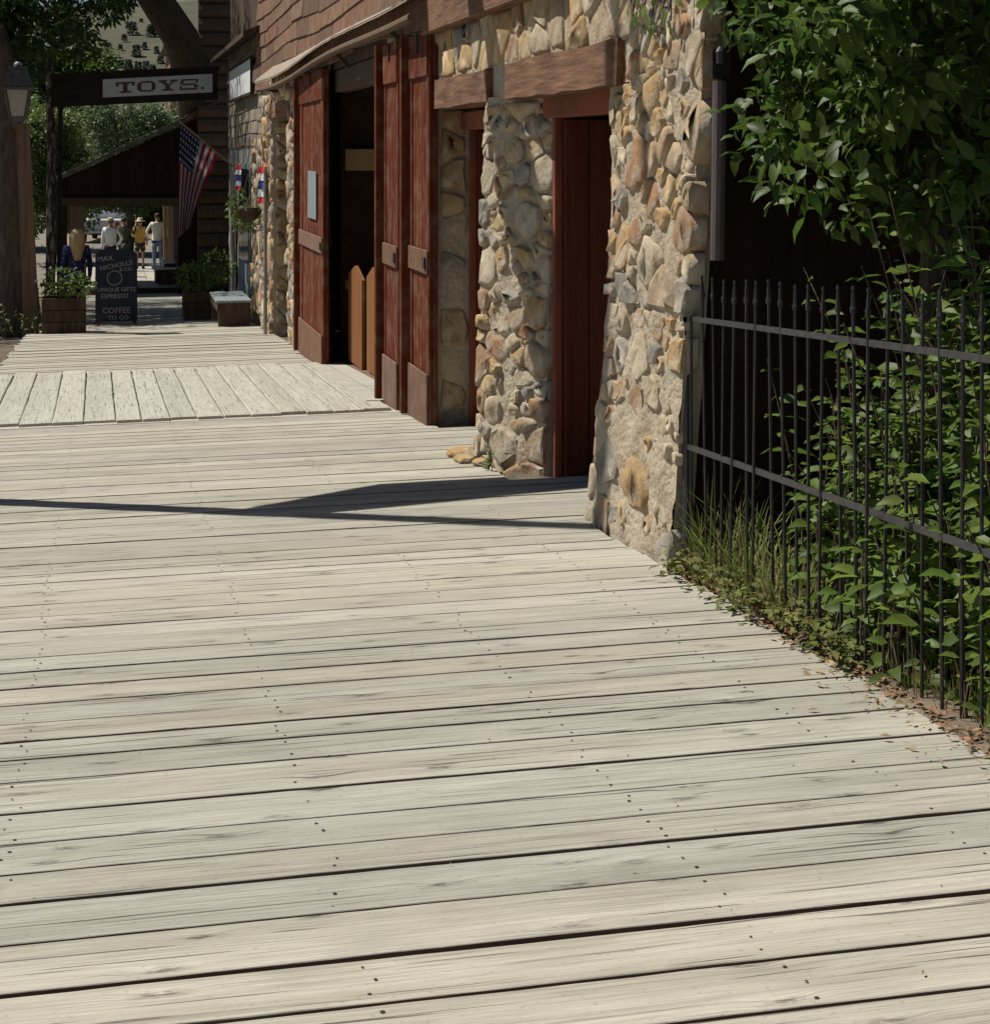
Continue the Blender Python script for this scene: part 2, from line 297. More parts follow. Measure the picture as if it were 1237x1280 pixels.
class MB:
    def __init__(s): s.v = []; s.f = []
    def add(s, vs, fs):
        n = len(s.v); s.v += [Vector(p) for p in vs]; s.f += [tuple(i + n for i in f) for f in fs]; return s
    def box(s, a, b, mtx=None, bev=0.0):
        x0, y0, z0 = a; x1, y1, z1 = b
        if bev > 0:
            bm = bmesh.new(); bmesh.ops.create_cube(bm, size=1)
            for v in bm.verts: v.co = Vector(((x0 + x1) / 2 + v.co.x * (x1 - x0), (y0 + y1) / 2 + v.co.y * (y1 - y0), (z0 + z1) / 2 + v.co.z * (z1 - z0)))
            bmesh.ops.bevel(bm, geom=bm.edges[:], offset=bev, segments=1, affect='EDGES')
            bm.verts.index_update(); vs = [v.co.copy() for v in bm.verts]; fs = [tuple(v.index for v in f.verts) for f in bm.faces]; bm.free()
        else:
            vs = [Vector(p) for p in ((x0, y0, z0), (x1, y0, z0), (x1, y1, z0), (x0, y1, z0), (x0, y0, z1), (x1, y0, z1), (x1, y1, z1), (x0, y1, z1))]
            fs = [(3, 2, 1, 0), (4, 5, 6, 7), (0, 1, 5, 4), (1, 2, 6, 5), (2, 3, 7, 6), (3, 0, 4, 7)]
        if mtx is not None: vs = [mtx @ v for v in vs]
        return s.add(vs, fs)
    def hexa(s, p):      # eight corners, bottom ring then top ring
        return s.add(p, [(3, 2, 1, 0), (4, 5, 6, 7), (0, 1, 5, 4), (1, 2, 6, 5), (2, 3, 7, 6), (3, 0, 4, 7)])
    def bar(s, a, b, w, h=None, up=Vector((0, 0, 1))):
        a = Vector(a); b = Vector(b); h = h or w; d = (b - a).normalized(); x = d.cross(up)
        if x.length < 1e-4: x = d.cross(Vector((0, 1, 0)))
        x.normalize(); y = x.cross(d)
        o = [(-w / 2, -h / 2), (w / 2, -h / 2), (w / 2, h / 2), (-w / 2, h / 2)]
        return s.hexa([a + x * p + y * q for p, q in o] + [b + x * p + y * q for p, q in o])
    def tube(s, pts, rad, n=8, cap=True):
        pts = [Vector(p) for p in pts]; rad = rad if isinstance(rad, (list, tuple)) else [rad] * len(pts); rings = []
        ref = Vector((.31, .72, .61))
        for i, p in enumerate(pts):
            d = (pts[min(i + 1, len(pts) - 1)] - pts[max(i - 1, 0)]).normalized()
            x = d.cross(ref).normalized(); y = d.cross(x)
            rings.append([p + (x * math.cos(t * 2 * math.pi / n) + y * math.sin(t * 2 * math.pi / n)) * rad[i] for t in range(n)])
        vs = [q for r in rings for q in r]; fs = []
        for i in range(len(pts) - 1):
            for t in range(n): fs.append((i * n + t, i * n + (t + 1) % n, (i + 1) * n + (t + 1) % n, (i + 1) * n + t))
        if cap: fs += [tuple(range(n - 1, -1, -1)), tuple(range(len(vs) - n, len(vs)))]
        return s.add(vs, fs)
    def lathe(s, prof, c=(0, 0, 0), n=10):
        c = Vector(c); vs = []; fs = []
        for r, z in prof:
            for t in range(n): vs.append(c + Vector((r * math.cos(t * 2 * math.pi / n), r * math.sin(t * 2 * math.pi / n), z)))
        for i in range(len(prof) - 1):
            for t in range(n): fs.append((i * n + t, i * n + (t + 1) % n, (i + 1) * n + (t + 1) % n, (i + 1) * n + t))
        fs += [tuple(range(n - 1, -1, -1)), tuple(range(len(vs) - n, len(vs)))]
        return s.add(vs, fs)
    def extrude(s, poly, a, b):      # polygon of (p,q) swept between functions a(p,q), b(p,q)
        n = len(poly); vs = [Vector(a(*p)) for p in poly] + [Vector(b(*p)) for p in poly]
        return s.add(vs, [tuple(range(n - 1, -1, -1)), tuple(range(n, 2 * n))] + [(i, (i + 1) % n, n + (i + 1) % n, n + i) for i in range(n)])
    def build(s, name, m, parent=None, smooth=False, loc=None):
        if loc is not None:
            L0 = Vector(loc); s.v = [p - L0 for p in s.v]
        return mesh(name, s.v, s.f, m, parent, smooth, loc)

def fast_mesh(name, V, F, m, parent=None, smooth=False):
    """V (n,3) floats, F (k,3|4) ints"""
    me = bpy.data.meshes.new(name); V = np.asarray(V, dtype=np.float32); F = np.asarray(F, dtype=np.int32); k, c = F.shape
    me.vertices.add(len(V)); me.vertices.foreach_set('co', V.ravel()); me.loops.add(k * c); me.loops.foreach_set('vertex_index', F.ravel())
    me.polygons.add(k); me.polygons.foreach_set('loop_start', np.arange(0, k * c, c, dtype=np.int32)); me.polygons.foreach_set('loop_total', np.full(k, c, dtype=np.int32))
    me.update(calc_edges=True); me.validate()
    if smooth: me.shade_smooth()
    me.materials.append(M[m] if isinstance(m, str) else m)
    return obj(name, me, parent)

# leaf: folded ovate blade, tip along +x, 8 triangles
LEAF_V = np.array([(0, 0, 0), (.28, .24, .05), (.28, -.24, .05), (.3, 0, -.01), (.64, .20, .02), (.66, -.18, .04), (.66, 0, -.05), (1, .04, -.20)], dtype=np.float32)
LEAF_F = np.array([(0, 3, 1), (0, 2, 3), (3, 6, 4), (3, 4, 1), (3, 2, 5), (3, 5, 6), (6, 7, 4), (6, 5, 7)], dtype=np.int32)
SLIM_V = np.array([(0, 0, 0), (.5, .22, .04), (.5, -.22, .04), (1, 0, -.08)], dtype=np.float32)
SLIM_F = np.array([(0, 2, 1), (1, 2, 3)], dtype=np.int32)
def leaves(name, C, D, Nn, S, m, parent, tv=LEAF_V, tf=LEAF_F):
    C = np.asarray(C, np.float32); D = np.asarray(D, np.float32); Nn = np.asarray(Nn, np.float32); S = np.asarray(S, np.float32)
    D /= np.linalg.norm(D, axis=1, keepdims=True) + 1e-9
    B = np.cross(Nn, D); B /= np.linalg.norm(B, axis=1, keepdims=True) + 1e-9; Z = np.cross(D, B)
    V = C[:, None, :] + S[:, None, None] * (tv[None, :, 0:1] * D[:, None] + tv[None, :, 1:2] * B[:, None] + tv[None, :, 2:3] * Z[:, None])
    n = len(C); F = (tf[None] + (np.arange(n) * len(tv))[:, None, None]).reshape(-1, 3)
    return fast_mesh(name, V.reshape(-1, 3), F, m, parent)
nr = np.random.default_rng(11)
def leaf_cloud(cl, n_per, size, droop=.2, spread=1.0):
    """clumps (center, radius xyz) -> arrays for leaves(), denser at the shell of every clump"""
    C = []; D = []; Nn = []; S = []
    for c, r in cl:
        k = n_per
        d = nr.normal(size=(k, 3)); d /= np.linalg.norm(d, axis=1, keepdims=True)
        rad = nr.uniform(.25, 1, (k, 1)) ** .5
        p = np.asarray(c) + d * rad * np.asarray(r) * spread
        dirn = d + nr.normal(scale=.6, size=(k, 3)); dirn[:, 2] -= droop
        nn = nr.normal(scale=.55, size=(k, 3)) + np.array([-.55, .1, 1]) 
        C.append(p); D.append(dirn); Nn.append(nn); S.append(size * nr.uniform(.65, 1.25, k))
    return np.concatenate(C), np.concatenate(D), np.concatenate(Nn), np.concatenate(S)

# ------------------------------------------------------------------ ground, road, hill
def strip_sheet(name, xs, ys, zf, m):
    V = [(x, y, zf(x, y)) for y in ys for x in xs]; nx = len(xs)
    F = [(j * nx + i, j * nx + i + 1, (j + 1) * nx + i + 1, (j + 1) * nx + i) for j in range(len(ys) - 1) for i in range(nx - 1)]
    return struct(fast_mesh(name, V, F, m, None, True))
PLAT = CH - 3.46                                           # level of the far deck
def base_z(x, y):
    yy = min(y, 44.0); z = -SG * yy + SC_ * max(min(x, 3), -3)
    return z if y < 44 else z - .0 * (y - 44)
def ground_z(x, y):
    z = base_z(x, y) - .30
    if x > 2.3: z += .25 * min(1, (x - 2.3) / .12) + .03 * noise.noise(Vector((x * 1.5, y * 1.5, 0)))
    if x < -1.2: z += .06
    return z
XS = sorted(set([-700, -300, -120, -60, -30, -18, -12, -8, -5, -3.5, -2.4, -1.8, -1.4, -1.2, -1.1, 0, 1, 2, 2.3, 2.36, 2.42, 2.6, 2.9, 3.2, 3.6, 4, 4.5, 5, 6, 8, 12, 20, 40, 80, 200, 700]))
YS = sorted(set([-40, -10, 0, 2, 3] + [3 + .25 * i for i in range(16)] + [7.5, 9, 11, 14, 18, 22, 26, 30, 34, 38, 42, 44, 48, 55, 70, 90, 120, 160, 220, 300, 450, 700, 1500]))
ground = strip_sheet('ground', XS, YS, ground_z, 'soil')
road = strip_sheet('road', [-16, -12, -9, -6, -4, -2.6, -1.7], [-20, 0, 6, 12, 18, 24, 30, 36, 44, 60, 90, 130], lambda x, y: ground_z(x, y) + .03 + .015 * math.sin(x * 1.3), 'gravel')
road2 = strip_sheet('side_road', [-1.7, 0, 2, 4, 7], [46.5, 52, 60, 75, 95, 130], lambda x, y: ground_z(x, y) + .034, 'gravel')
def hill_z(x, y):
    r = (y - 150) / 330.0; r = max(0, min(1, r)); s = r * r * (3 - 2 * r)
    side = 13 * math.exp(-((x + 30) / 60.0) ** 2) * s
    return -3 + s * (45 + .085 * x) - side * .1 + 5 * noise.noise(Vector((x * .012, y * .012, 3))) * s + 1.2 * noise.noise(Vector((x * .05, y * .05, 9))) * s
hx = [-420 + 14 * i for i in range(61)]; hy = [130 + 14 * i for i in range(40)]
hill = strip_sheet('hill', hx, hy, hill_z, 'hill')

# ------------------------------------------------------------------ boardwalk
PD = Vector((1, -.041, 0)); 
bw = bpy.data.objects.new('boardwalk', None); col.objects.link(bw); struct(bw)
ex = Vector((1, -.041, SC_ + .041 * SG)).normalized(); ey0 = Vector((.041, 1, -SG + .041 * SC_)); ez = ex.cross(ey0).normalized(); ey = ez.cross(ex).normalized()
def s_of(v): p = G(0, v); return p.x * .041 + p.y
TH_GAP = {1246: .030, 1183: .010, 1132: .007, 1095: .022, 1019: .009, 952: .006, 930: .022, 883: .014, 843: .026, 805: .010, 790: .011, 759: .022, 732: .005, 709: .007, 697: .012, 665: .02, 655: .012, 642: .02, 607: .016, 595: .024, 574: .016, 980: .004, 1057: .003}
cuts = sorted([(s_of(v), max(.0125, g * .8)) for v, g in TH_GAP.items()])
full = []
full += [(cuts[0][0] - .205 * k, .012) for k in (3, 2, 1)] + [cuts[0]]
for (a, ga), (b, gb) in zip(cuts, cuts[1:]):
    k = max(1, round((b - a) / .20))
    for i in range(1, k): full.append((a + (b - a) * (i + rnd.uniform(-.12, .12)) / k, rnd.choice([.011, .012, .014, .018])))
    full.append((b, gb))
e = full[-1][0]
while e < 13.75: e += rnd.uniform(.17, .23); full.append((e, rnd.choice([.006, .012, .02, .026])))
nails = MB()
def right_end(y):
    if y < 6.7: return 2.345 + rnd.uniform(-.04, .04)
    if y < 7.85: return 2.31
    if y < 9.42: return 3.5
    if y < 10.35: return 2.30 + rnd.uniform(-.02, .02)
    if y < 12.1: return 3.5
    return 2.40
def plank(s0, s1, x0, x1, lift, m='plank', name='plank', seg=None, parent=bw):
    wd = s1 - s0; L = x1 - x0; seg = seg or max(4, int(L / .11)); th = .045; bev = .0016
    V = []; F = []; sd = rnd.uniform(0, 99)
    for i in range(seg + 1):
        x = -L / 2 + L * i / seg
        if i in (0, seg): x += rnd.uniform(-.012, .012)
        e0 = -wd / 2 + .002 * noise.noise(Vector((x * 2.2, sd, 0))) + (.0028 * noise.noise(Vector((x * 11, sd, 5))))
        e1 = wd / 2 + .002 * noise.noise(Vector((x * 2.2, sd + 31, 0))) + (.0028 * noise.noise(Vector((x * 11, sd + 31, 5))))
        h = .0015 * noise.noise(Vector((x * .8, sd + 7, 0))); cup = .0015
        V += [(x, e0 + .004, -th), (x, e0, h - bev), (x, e0 + bev, h), (x, 0, h - cup), (x, e1 - bev, h), (x, e1, h - bev), (x, e1 - .004, -th)]
    n = 7
    for i in range(seg):
        for k in range(n): F.append((i * n + k, (i + 1) * n + k, (i + 1) * n + (k + 1) % n, i * n + (k + 1) % n))
    F += [tuple(range(n)), tuple(range(seg * n + n - 1, seg * n - 1, -1))]
    sm = (s0 + s1) / 2; xm = (x0 + x1) / 2
    y = sm - .041 * xm
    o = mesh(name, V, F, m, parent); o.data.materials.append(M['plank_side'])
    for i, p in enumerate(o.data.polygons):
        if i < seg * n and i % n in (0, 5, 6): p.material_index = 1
    rz = rnd.uniform(-.0012, .0012)
    mt = Matrix((ex, ey, ez)).transposed().to_4x4(); mt.translation = Vector((xm, y, gz(xm, y) + lift))
    o.matrix_world = mt @ Matrix.Rotation(rz, 4, 'Z') @ Matrix.Rotation(rnd.uniform(-.006, .004), 4, 'X')
    return o
def nail(x, y, z, r):
    nails.add([(x + r * math.cos(t * 1.0472 + .3), y + r * .9 * math.sin(t * 1.0472 + .3), z) for t in range(6)], [tuple(range(6))])
for (a, ga), (b, gb) in zip(full, full[1:]):
    s0 = a + ga / 2; s1 = b - gb / 2; ym = (a + b) / 2
    lift = rnd.uniform(-.0016, .0016)
    plank(s0, s1, -1.16 + rnd.uniform(-.03, .03), right_end(ym), lift)
    for X0 in (-.96, -.22, .51, 1.29, 1.96):
        if rnd.random() < .05: continue
        for q in ((.18, .5, .82) if s1 - s0 > .15 else (.25, .75)):
            if rnd.random() < .25: continue
            x = X0 + rnd.uniform(-.018, .018); s = s0 + (s1 - s0) * (q + rnd.uniform(-.07, .07)); y = s - .041 * x
            nail(x, y, gz(x, y) + lift + .0012, rnd.uniform(.0035, .0058))
# lengthwise planks of the ramp in front of the barn doors
ramp = bpy.data.objects.new('boardwalk_ramp', None); col.objects.link(ramp); struct(ramp)
xa = -1.35
while xa < 2.12:
    wd = rnd.uniform(.205, .26); y0 = 13.42 - .041 * xa + rnd.uniform(-.05, .05); y1 = 18.55 - .041 * xa + rnd.uniform(-.04, .04); lift = .022 + rnd.uniform(-.004, .004)
    gap = rnd.choice([.008, .012, .02, .026]); V = []; seg = 10; sd = rnd.uniform(0, 99); L = y1 - y0; w2 = (wd - gap) / 2
    for i in range(seg + 1):
        x = -L / 2 + L * i / seg; e0 = -w2 + .006 * noise.noise(Vector((x * 2, sd, 0))); e1 = w2 + .006 * noise.noise(Vector((x * 2, sd + 9, 0))); h = .004 * noise.noise(Vector((x, sd, 2)))
        V += [(x, e0, -.04), (x, e0, h - .006), (x, e0 + .008, h), (x, e1 - .008, h), (x, e1, h - .006), (x, e1, -.04)]
    F = [(i * 6 + k, (i + 1) * 6 + k, (i + 1) * 6 + (k + 1) % 6, i * 6 + (k + 1) % 6) for i in range(seg) for k in range(6)] + [tuple(range(6)), tuple(range(seg * 6 + 5, seg * 6 - 1, -1))]
    o = mesh('ramp_plank', V, F, 'ramp', ramp)
    xm = xa + wd / 2; ym = (y0 + y1) / 2
    # splays a little, as the photograph's boards do
    dirv = Vector((.010 * (xm - .3), 1, -SG)).normalized(); up = Vector((-SC_, SG, 1)).normalized(); rt = dirv.cross(up).normalized(); up = rt.cross(dirv)
    mt = Matrix((dirv, -rt, up)).transposed().to_4x4(); mt.translation = Vector((xm, ym, gz(xm, ym) + lift)); o.matrix_world = mt
    for q in (y0 + .06, (y0 + y1) / 2, y1 - .06):
        for k in (.25, .75):
            x = xa + wd * k; nail(x, q + rnd.uniform(-.02, .02), gz(x, q) + lift + .006, .007)
    xa += wd
# cross planks under the ramp and on to the far deck (too fine to tell apart)
far = MB(); s = 13.75
while s < 44.2:
    wd = rnd.uniform(.17, .23); gap = rnd.uniform(.006, .03); x0 = -1.16 + rnd.uniform(-.03, .03); x1 = 2.42
    dz = rnd.uniform(-.006, .006) - (.012 if s < 18.4 else 0)
    P4 = []
    for z in (-.05, 0):
        for x, q in ((x0, s), (x1, s), (x1, s + wd - gap), (x0, s + wd - gap)):
            y = q - .041 * x; P4.append((x, y, gz(x, y) + z + dz))
    far.hexa(P4); s += wd
stuff(far.build('planking', 'plank', bw))
stuff(nails.build('nail_heads', 'nail', bw))
jo = MB()
for X0 in (-.96, -.22, .51, 1.29, 1.96):
    jo.hexa([(X0 - .03, 2, gz(X0, 2) - .24), (X0 + .03, 2, gz(X0, 2) - .24), (X0 + .03, 44, gz(X0, 44) - .24), (X0 - .03, 44, gz(X0, 44) - .24),
             (X0 - .03, 2, gz(X0, 2) - .06), (X0 + .03, 2, gz(X0, 2) - .06), (X0 + .03, 44, gz(X0, 44) - .06), (X0 - .03, 44, gz(X0, 44) - .06)])
jo.build('joists', 'under', bw)
ub = MB(); ub.hexa([(-1.12, 1.5, gz(0, 1.5) - .29), (2.36, 1.5, gz(0, 1.5) - .29), (2.36, 44, gz(0, 44) - .29), (-1.12, 44, gz(0, 44) - .29), (-1.12, 1.5, gz(0, 1.5) - .20), (2.36, 1.5, gz(0, 1.5) - .20), (2.36, 44, gz(0, 44) - .20), (-1.12, 44, gz(0, 44) - .20)])
ub.build('subsoil', 'under', bw)  # dark layer laid below the planks so the gaps read dark

# ------------------------------------------------------------------ rubble walls
def clip(poly, p, n):
    out = []; k = len(poly)
    for i in range(k):
        a = poly[i]; b = poly[(i + 1) % k]; da = (a[0] - p[0]) * n[0] + (a[1] - p[1]) * n[1]; db = (b[0] - p[0]) * n[0] + (b[1] - p[1]) * n[1]
        if da <= 0: out.append(a)
        if da * db < 0: t = da / (da - db); out.append((a[0] + (b[0] - a[0]) * t, a[1] + (b[1] - a[1]) * t))
    return out
def cells(a0, a1, b0, b1, rads, sq=1.25, tries=2500):
    pts = []
    for _ in range(tries):
        p = (rnd.uniform(a0 + .02, a1 - .02), rnd.uniform(b0 + .02, b1 - .02)); r = rnd.choice(rads)
        if all(math.hypot(p[0] - q[0], (p[1] - q[1]) * sq) > (r + q[2]) * .95 for q in pts): pts.append((p[0], p[1], r))
    out = []
    for i, p in enumerate(pts):
        poly = [(a0, b0), (a1, b0), (a1, b1), (a0, b1)]
        nb = sorted((q for j, q in enumerate(pts) if j != i), key=lambda q: math.hypot(q[0] - p[0], q[1] - p[1]))[:18]
        for q in nb:
            dx, dy = q[0] - p[0], (q[1] - p[1]) * sq * sq; t = p[2] / (p[2] + q[2]); m_ = (p[0] + (q[0] - p[0]) * t, p[1] + (q[1] - p[1]) * t)
            poly = clip(poly, m_, (dx, dy))
            if len(poly) < 3: break
        if len(poly) >= 3: out.append(poly)
    return out
def stone(poly, fn, parent, joint, prot, name='stone', m='stone'):
    """poly in wall coordinates; fn(a, b, out) -> point"""
    n0 = len(poly); ca = sum(p[0] for p in poly) / n0; cb = sum(p[1] for p in poly) / n0
    size = max(math.hypot(p[0] - ca, p[1] - cb) for p in poly)
    if size < .035: return None
    q = []
    for i in range(n0):                                       # keep corners, add a broken point on long sides
        a = poly[i]; b = poly[(i + 1) % n0]; q.append(a); l = math.hypot(b[0] - a[0], b[1] - a[1])
        if l > .05:
            t = rnd.uniform(.35, .65); w_ = rnd.uniform(-.10, .03) * l
            q.append((a[0] + (b[0] - a[0]) * t - (b[1] - a[1]) / l * w_, a[1] + (b[1] - a[1]) * t + (b[0] - a[0]) / l * w_))
    sh = max(.5, 1 - joint / size)
    q = [(ca + (p[0] - ca) * sh * rnd.uniform(.88, 1.04), cb + (p[1] - cb) * sh * rnd.uniform(.88, 1.04)) for p in q]
    while len(q) > 10: q.pop(rnd.randrange(len(q)))
    k = len(q); ta = rnd.uniform(-1, 1); tb = rnd.uniform(-1, 1); V = []; oc = (rnd.uniform(-.3, .3) * size, rnd.uniform(-.25, .25) * size)
    for scl, o in ((1.0, -.06), (.97, prot * .55), (.80, prot * .95)):
        for p in q:
            ss = scl * (1 if o < 0 else rnd.uniform(.93, 1.03)); a = ca + (p[0] - ca) * ss; b = cb + (p[1] - cb) * ss; oo = o
            if o > 0: oo = o + prot * (ta * (a - ca) + tb * (b - cb)) / size * .8 + rnd.uniform(-.22, .22) * prot
            V.append(Vector(fn(a, b, oo)))
    for t in (0, 1):
        V.append(Vector(fn(ca + oc[0] * (1 - 2 * t), cb + oc[1] * (1 - 2 * t), prot * rnd.uniform(.75, 1.35))))
    F = [(r * k + i, r * k + (i + 1) % k, (r + 1) * k + (i + 1) % k, (r + 1) * k + i) for r in range(2) for i in range(k)]
    h_ = k // 2; e1, e2 = 3 * k, 3 * k + 1
    F += [(2 * k + i, 2 * k + (i + 1) % k, e1) for i in range(h_)] + [(2 * k + i, 2 * k + (i + 1) % k, e2) for i in range(h_, k)] + [(2 * k + h_, e2, e1), (2 * k, e1, e2)]
    c = Vector(fn(ca, cb, 0)); V = [v - c for v in V]; sm_ = rnd.random() < .6
    o = mesh(name, V, F, m, parent, sm_, c)
    return o
def rubble(patches, wall, prot=(.012, .045), joint=(.010, .024), skip=.0, cap=None):
    n = 0
    for (a0, a1, b0, b1, rads, fn) in patches:
        for poly in cells(a0, a1, b0, b1, rads):
            if rnd.random() < skip: continue
            if stone(poly, fn, wall, rnd.uniform(*joint), rnd.uniform(*prot)): n += 1
    return n
def mortar_grid(mb, a0, a1, b0, b1, fn, res=.07, amp=.014):
    na = max(2, int((a1 - a0) / res)); nb = max(2, int((b1 - b0) / res)); V = []
    for j in range(nb + 1):
        for i in range(na + 1):
            a = a0 + (a1 - a0) * i / na; b = b0 + (b1 - b0) * j / nb
            V.append(fn(a, b, amp * (noise.noise(Vector((a * 5, b * 5, 1.7))) + .6 * noise.noise(Vector((a * 14, b * 14, 4.1))))))
    mb.add(V, [(j * (na + 1) + i, j * (na + 1) + i + 1, (j + 1) * (na + 1) + i + 1, (j + 1) * (na + 1) + i) for j in range(nb) for i in range(na)])

# ---- near building
nb_ = thing('stone_building', 'tan rubble stone building with timber lintels over two recessed dark red doors', 'building', (2.6, 8.5, -.6))
def sub(parent):      # keep world coordinates under a moved parent
    return parent
def put(o, parent):
    o.parent = parent; o.matrix_parent_inverse = Matrix.Translation(-Vector(parent.location)); return o
class World:           # little wrapper: meshes written in world coordinates, parented with the offset removed
    pass
def P_(mb, name, m, parent, smooth=False):
    root = parent
    o = mb.build(name, m, None, smooth)
    return put(o, parent) if parent.type == 'EMPTY' and parent.parent is None else _child(o, parent)
def _child(o, parent): o.parent = parent; return o

def XN(b): return 2.335 + .035 * (b + .4)                       # near pier leans back
def yR(b): return 6.70 - .09 * (b + .4)
def yL(b): return 7.93 - .215 * (b + .4)
def f_near(a, b, o):       # a 0..1.23 measured from the near corner
    k = a / 1.23; return (XN(b) - o, yR(b) + (yL(b) - yR(b)) * k, b)
def f_mid(a, b, o): return (2.33 + .03 * (b + .45) + .235 * max(0.0, min(1.0, (10.40 - a) / .80)) ** 1.5 - o, a - o * .3, b)
def f_up(a, b, o): return (2.43 - o, a, b)
def f_side(a, b, o): return (2.49 - o, a, b)
def rev(y): return lambda a, b, o: (a, y - o, b)
wm = MB()
mortar_grid(wm, 0, 1.23, -.75, 4.6, f_near, .045, .03)
mortar_grid(wm, 0, .09, -.75, 4.6, lambda a, b, o: (XN(b) + .004 + a, yR(b) - o * .4 + a * .15, b))           # corner return
mortar_grid(wm, 0, .3, -.75, 4.6, lambda a, b, o: (XN(b) + a, yL(b) + o, b))
mortar_grid(wm, 7.3, 8.02, -.75, 1.78, f_side)
mortar_grid(wm, 9.60, 10.40, -.85, 1.80, f_mid, .045, .025)
def r_mid(y, sgn): return lambda a, b, o: (f_mid(y, b, 0)[0] + .006 + a, y + sgn * o, b)
mortar_grid(wm, 0, .36, -.85, 1.80, r_mid(9.605, -1), .05, .025)
mortar_grid(wm, 0, .36, -.85, 1.80, r_mid(10.395, 1))
mortar_grid(wm, 7.2, 12.5, 1.785, 4.6, f_up)
mortar_grid(wm, 2.43, 2.78, -.95, 1.82, rev(12.22))
wm.box((2.50, 12.24, -.95), (2.9, 12.6, 1.80))
wall = P_(wm, 'wall', 'mortar', nb_, True)
for p in list(wall.data.polygons): p.use_smooth = True
big = [.075, .095, .12, .15]; med = [.05, .07, .09, .11]
cnt = rubble([(-.035, 1.25, .75, 2.45, [.05, .085, .12, .17], f_near),
              (9.59, 10.42, -.55, 1.76, [.05, .075, .11, .15], f_mid),
              (7.5, 7.98, .5, 1.75, [.08, .1, .15], f_side),
              (2.45, 2.66, -.6, 1.78, [.08, .12, .15], rev(12.22))], wall, prot=(.008, .032), joint=(.006, .022), skip=.10)
cnt += rubble([(-.03, 1.24, -.42, .75, [.05, .08, .12, .16], f_near)], wall, prot=(.003, .018), joint=(.012, .04), skip=.32)
cnt += rubble([(7.45, 12.4, 2.0, 2.35, [.14, .2, .28], f_up)], wall, prot=(.008, .03), joint=(.006, .02))
# box coloured dark, standing in for the unlit interior behind the openings
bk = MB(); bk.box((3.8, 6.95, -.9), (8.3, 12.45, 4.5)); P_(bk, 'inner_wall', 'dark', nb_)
def door(parent, y0, y1, x, z0, z1, fw=.05):
    mb = MB(); mb.box((x + .01, y0, z0), (x + .06, y0 + fw, z1), bev=.006); P_(mb, 'door_jamb', 'red_frame', parent)
    mb = MB(); mb.box((x + .01, y1 - fw, z0), (x + .06, y1, z1), bev=.006); P_(mb, 'door_jamb', 'red_frame', parent)
    mb = MB(); mb.box((x - .05, y0 - .002, z1 - .002), (x + .062, y1 + .002, z1 + .13), bev=.006); P_(mb, 'door_head', 'red_frame', parent)
    # leaf swung inward against the far side, so it faces along the street
    n = 6; x0 = x + .062; lw = .155; yf = y1 - fw - .035
    lf = MB(); lf.box((x0, yf + .026, z0), (x0 + lw * n, yf + .05, z1)); leaf = P_(lf, 'door', 'red_dark', parent)
    for i in range(n):
        mb = MB(); a = x0 + lw * i; mb.box((a + .003, yf, z0 + .02), (a + lw - .003, yf + .025, z1 - .01), bev=.004); _child(mb.build('door_board', 'red_dark'), leaf)
door(nb_, 7.96, 9.585, 2.60, -.62, 1.655)
door(nb_, 10.42, 12.19, 2.66, -.72, 1.62)
for (a0, a1, z0, z1, x) in ((7.62, 9.92, 1.775, 1.995, 2.425), (10.38, 12.12, 1.775, 1.985, 2.425)):
    mb = MB(); V = []; seg = 14
    for i in range(seg + 1):
        y = a0 + (a1 - a0) * i / seg; e = [.012 * noise.noise(Vector((y * 3, q, x))) for q in (0, 7, 14, 21)]
        V += [(x - .03 + e[0], y, z0 + e[1]), (x - .03 + e[2], y, z1 + e[3]), (x + .3, y, z1 + e[3]), (x + .3, y, z0 + e[1])]
    mb.add(V, [(i * 4 + k, i * 4 + (k + 1) % 4, i * 4 + 4 + (k + 1) % 4, i * 4 + 4 + k) for i in range(seg) for k in range(4)] + [(3, 2, 1, 0), tuple(range(seg * 4, seg * 4 + 4))])
    P_(mb, 'lintel', 'lintel', nb_)
pl = MB()
pl.box((2.33, 8.6, 2.33), (2.62, 12.35, 2.60), bev=.01); P_(pl, 'wall_plate', 'lintel', nb_)
mb = MB(); mb.box((2.36, 8.6, 2.62), (2.60, 12.35, 4.6)); P_(mb, 'upper_siding', 'shingle', nb_)
# end wall, vertical boards coloured dark for the shade
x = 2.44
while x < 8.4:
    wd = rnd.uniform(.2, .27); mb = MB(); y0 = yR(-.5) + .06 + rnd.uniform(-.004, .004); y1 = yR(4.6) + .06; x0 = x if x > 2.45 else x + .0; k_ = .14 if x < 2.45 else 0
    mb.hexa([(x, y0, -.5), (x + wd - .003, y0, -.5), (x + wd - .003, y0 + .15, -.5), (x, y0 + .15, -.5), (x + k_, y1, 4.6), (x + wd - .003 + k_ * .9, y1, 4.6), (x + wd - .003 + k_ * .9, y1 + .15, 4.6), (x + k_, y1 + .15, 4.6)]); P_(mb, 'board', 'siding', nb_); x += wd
mb = MB(); mb.box((2.1, 6.3, 4.6), (8.8, 12.6, 4.75)); P_(mb, 'roof', 'roofgrey', nb_)
dp = MB(); q0 = onY(899, 110, 6.42); q1 = onY(895, 325, 6.42)
dp.tube([(q0.x, 6.42, q0.z + .03), (q0.x, 6.42, q0.z), (q1.x, 6.41, q1.z)], .03, 10); dpo = P_(dp, 'downpipe', 'pipe', nb_)
dh = MB(); dh.bar((q0.x - .03, 6.44, q0.z + .10), (q0.x + .05, 6.44, q0.z + .10), .03, .12); dh.lathe([(.02, -.02), (.022, .03), (.008, .05)], (q0.x, 6.41, q0.z + .12), 8); P_(dh, 'pipe_bracket', 'iron', nb_)
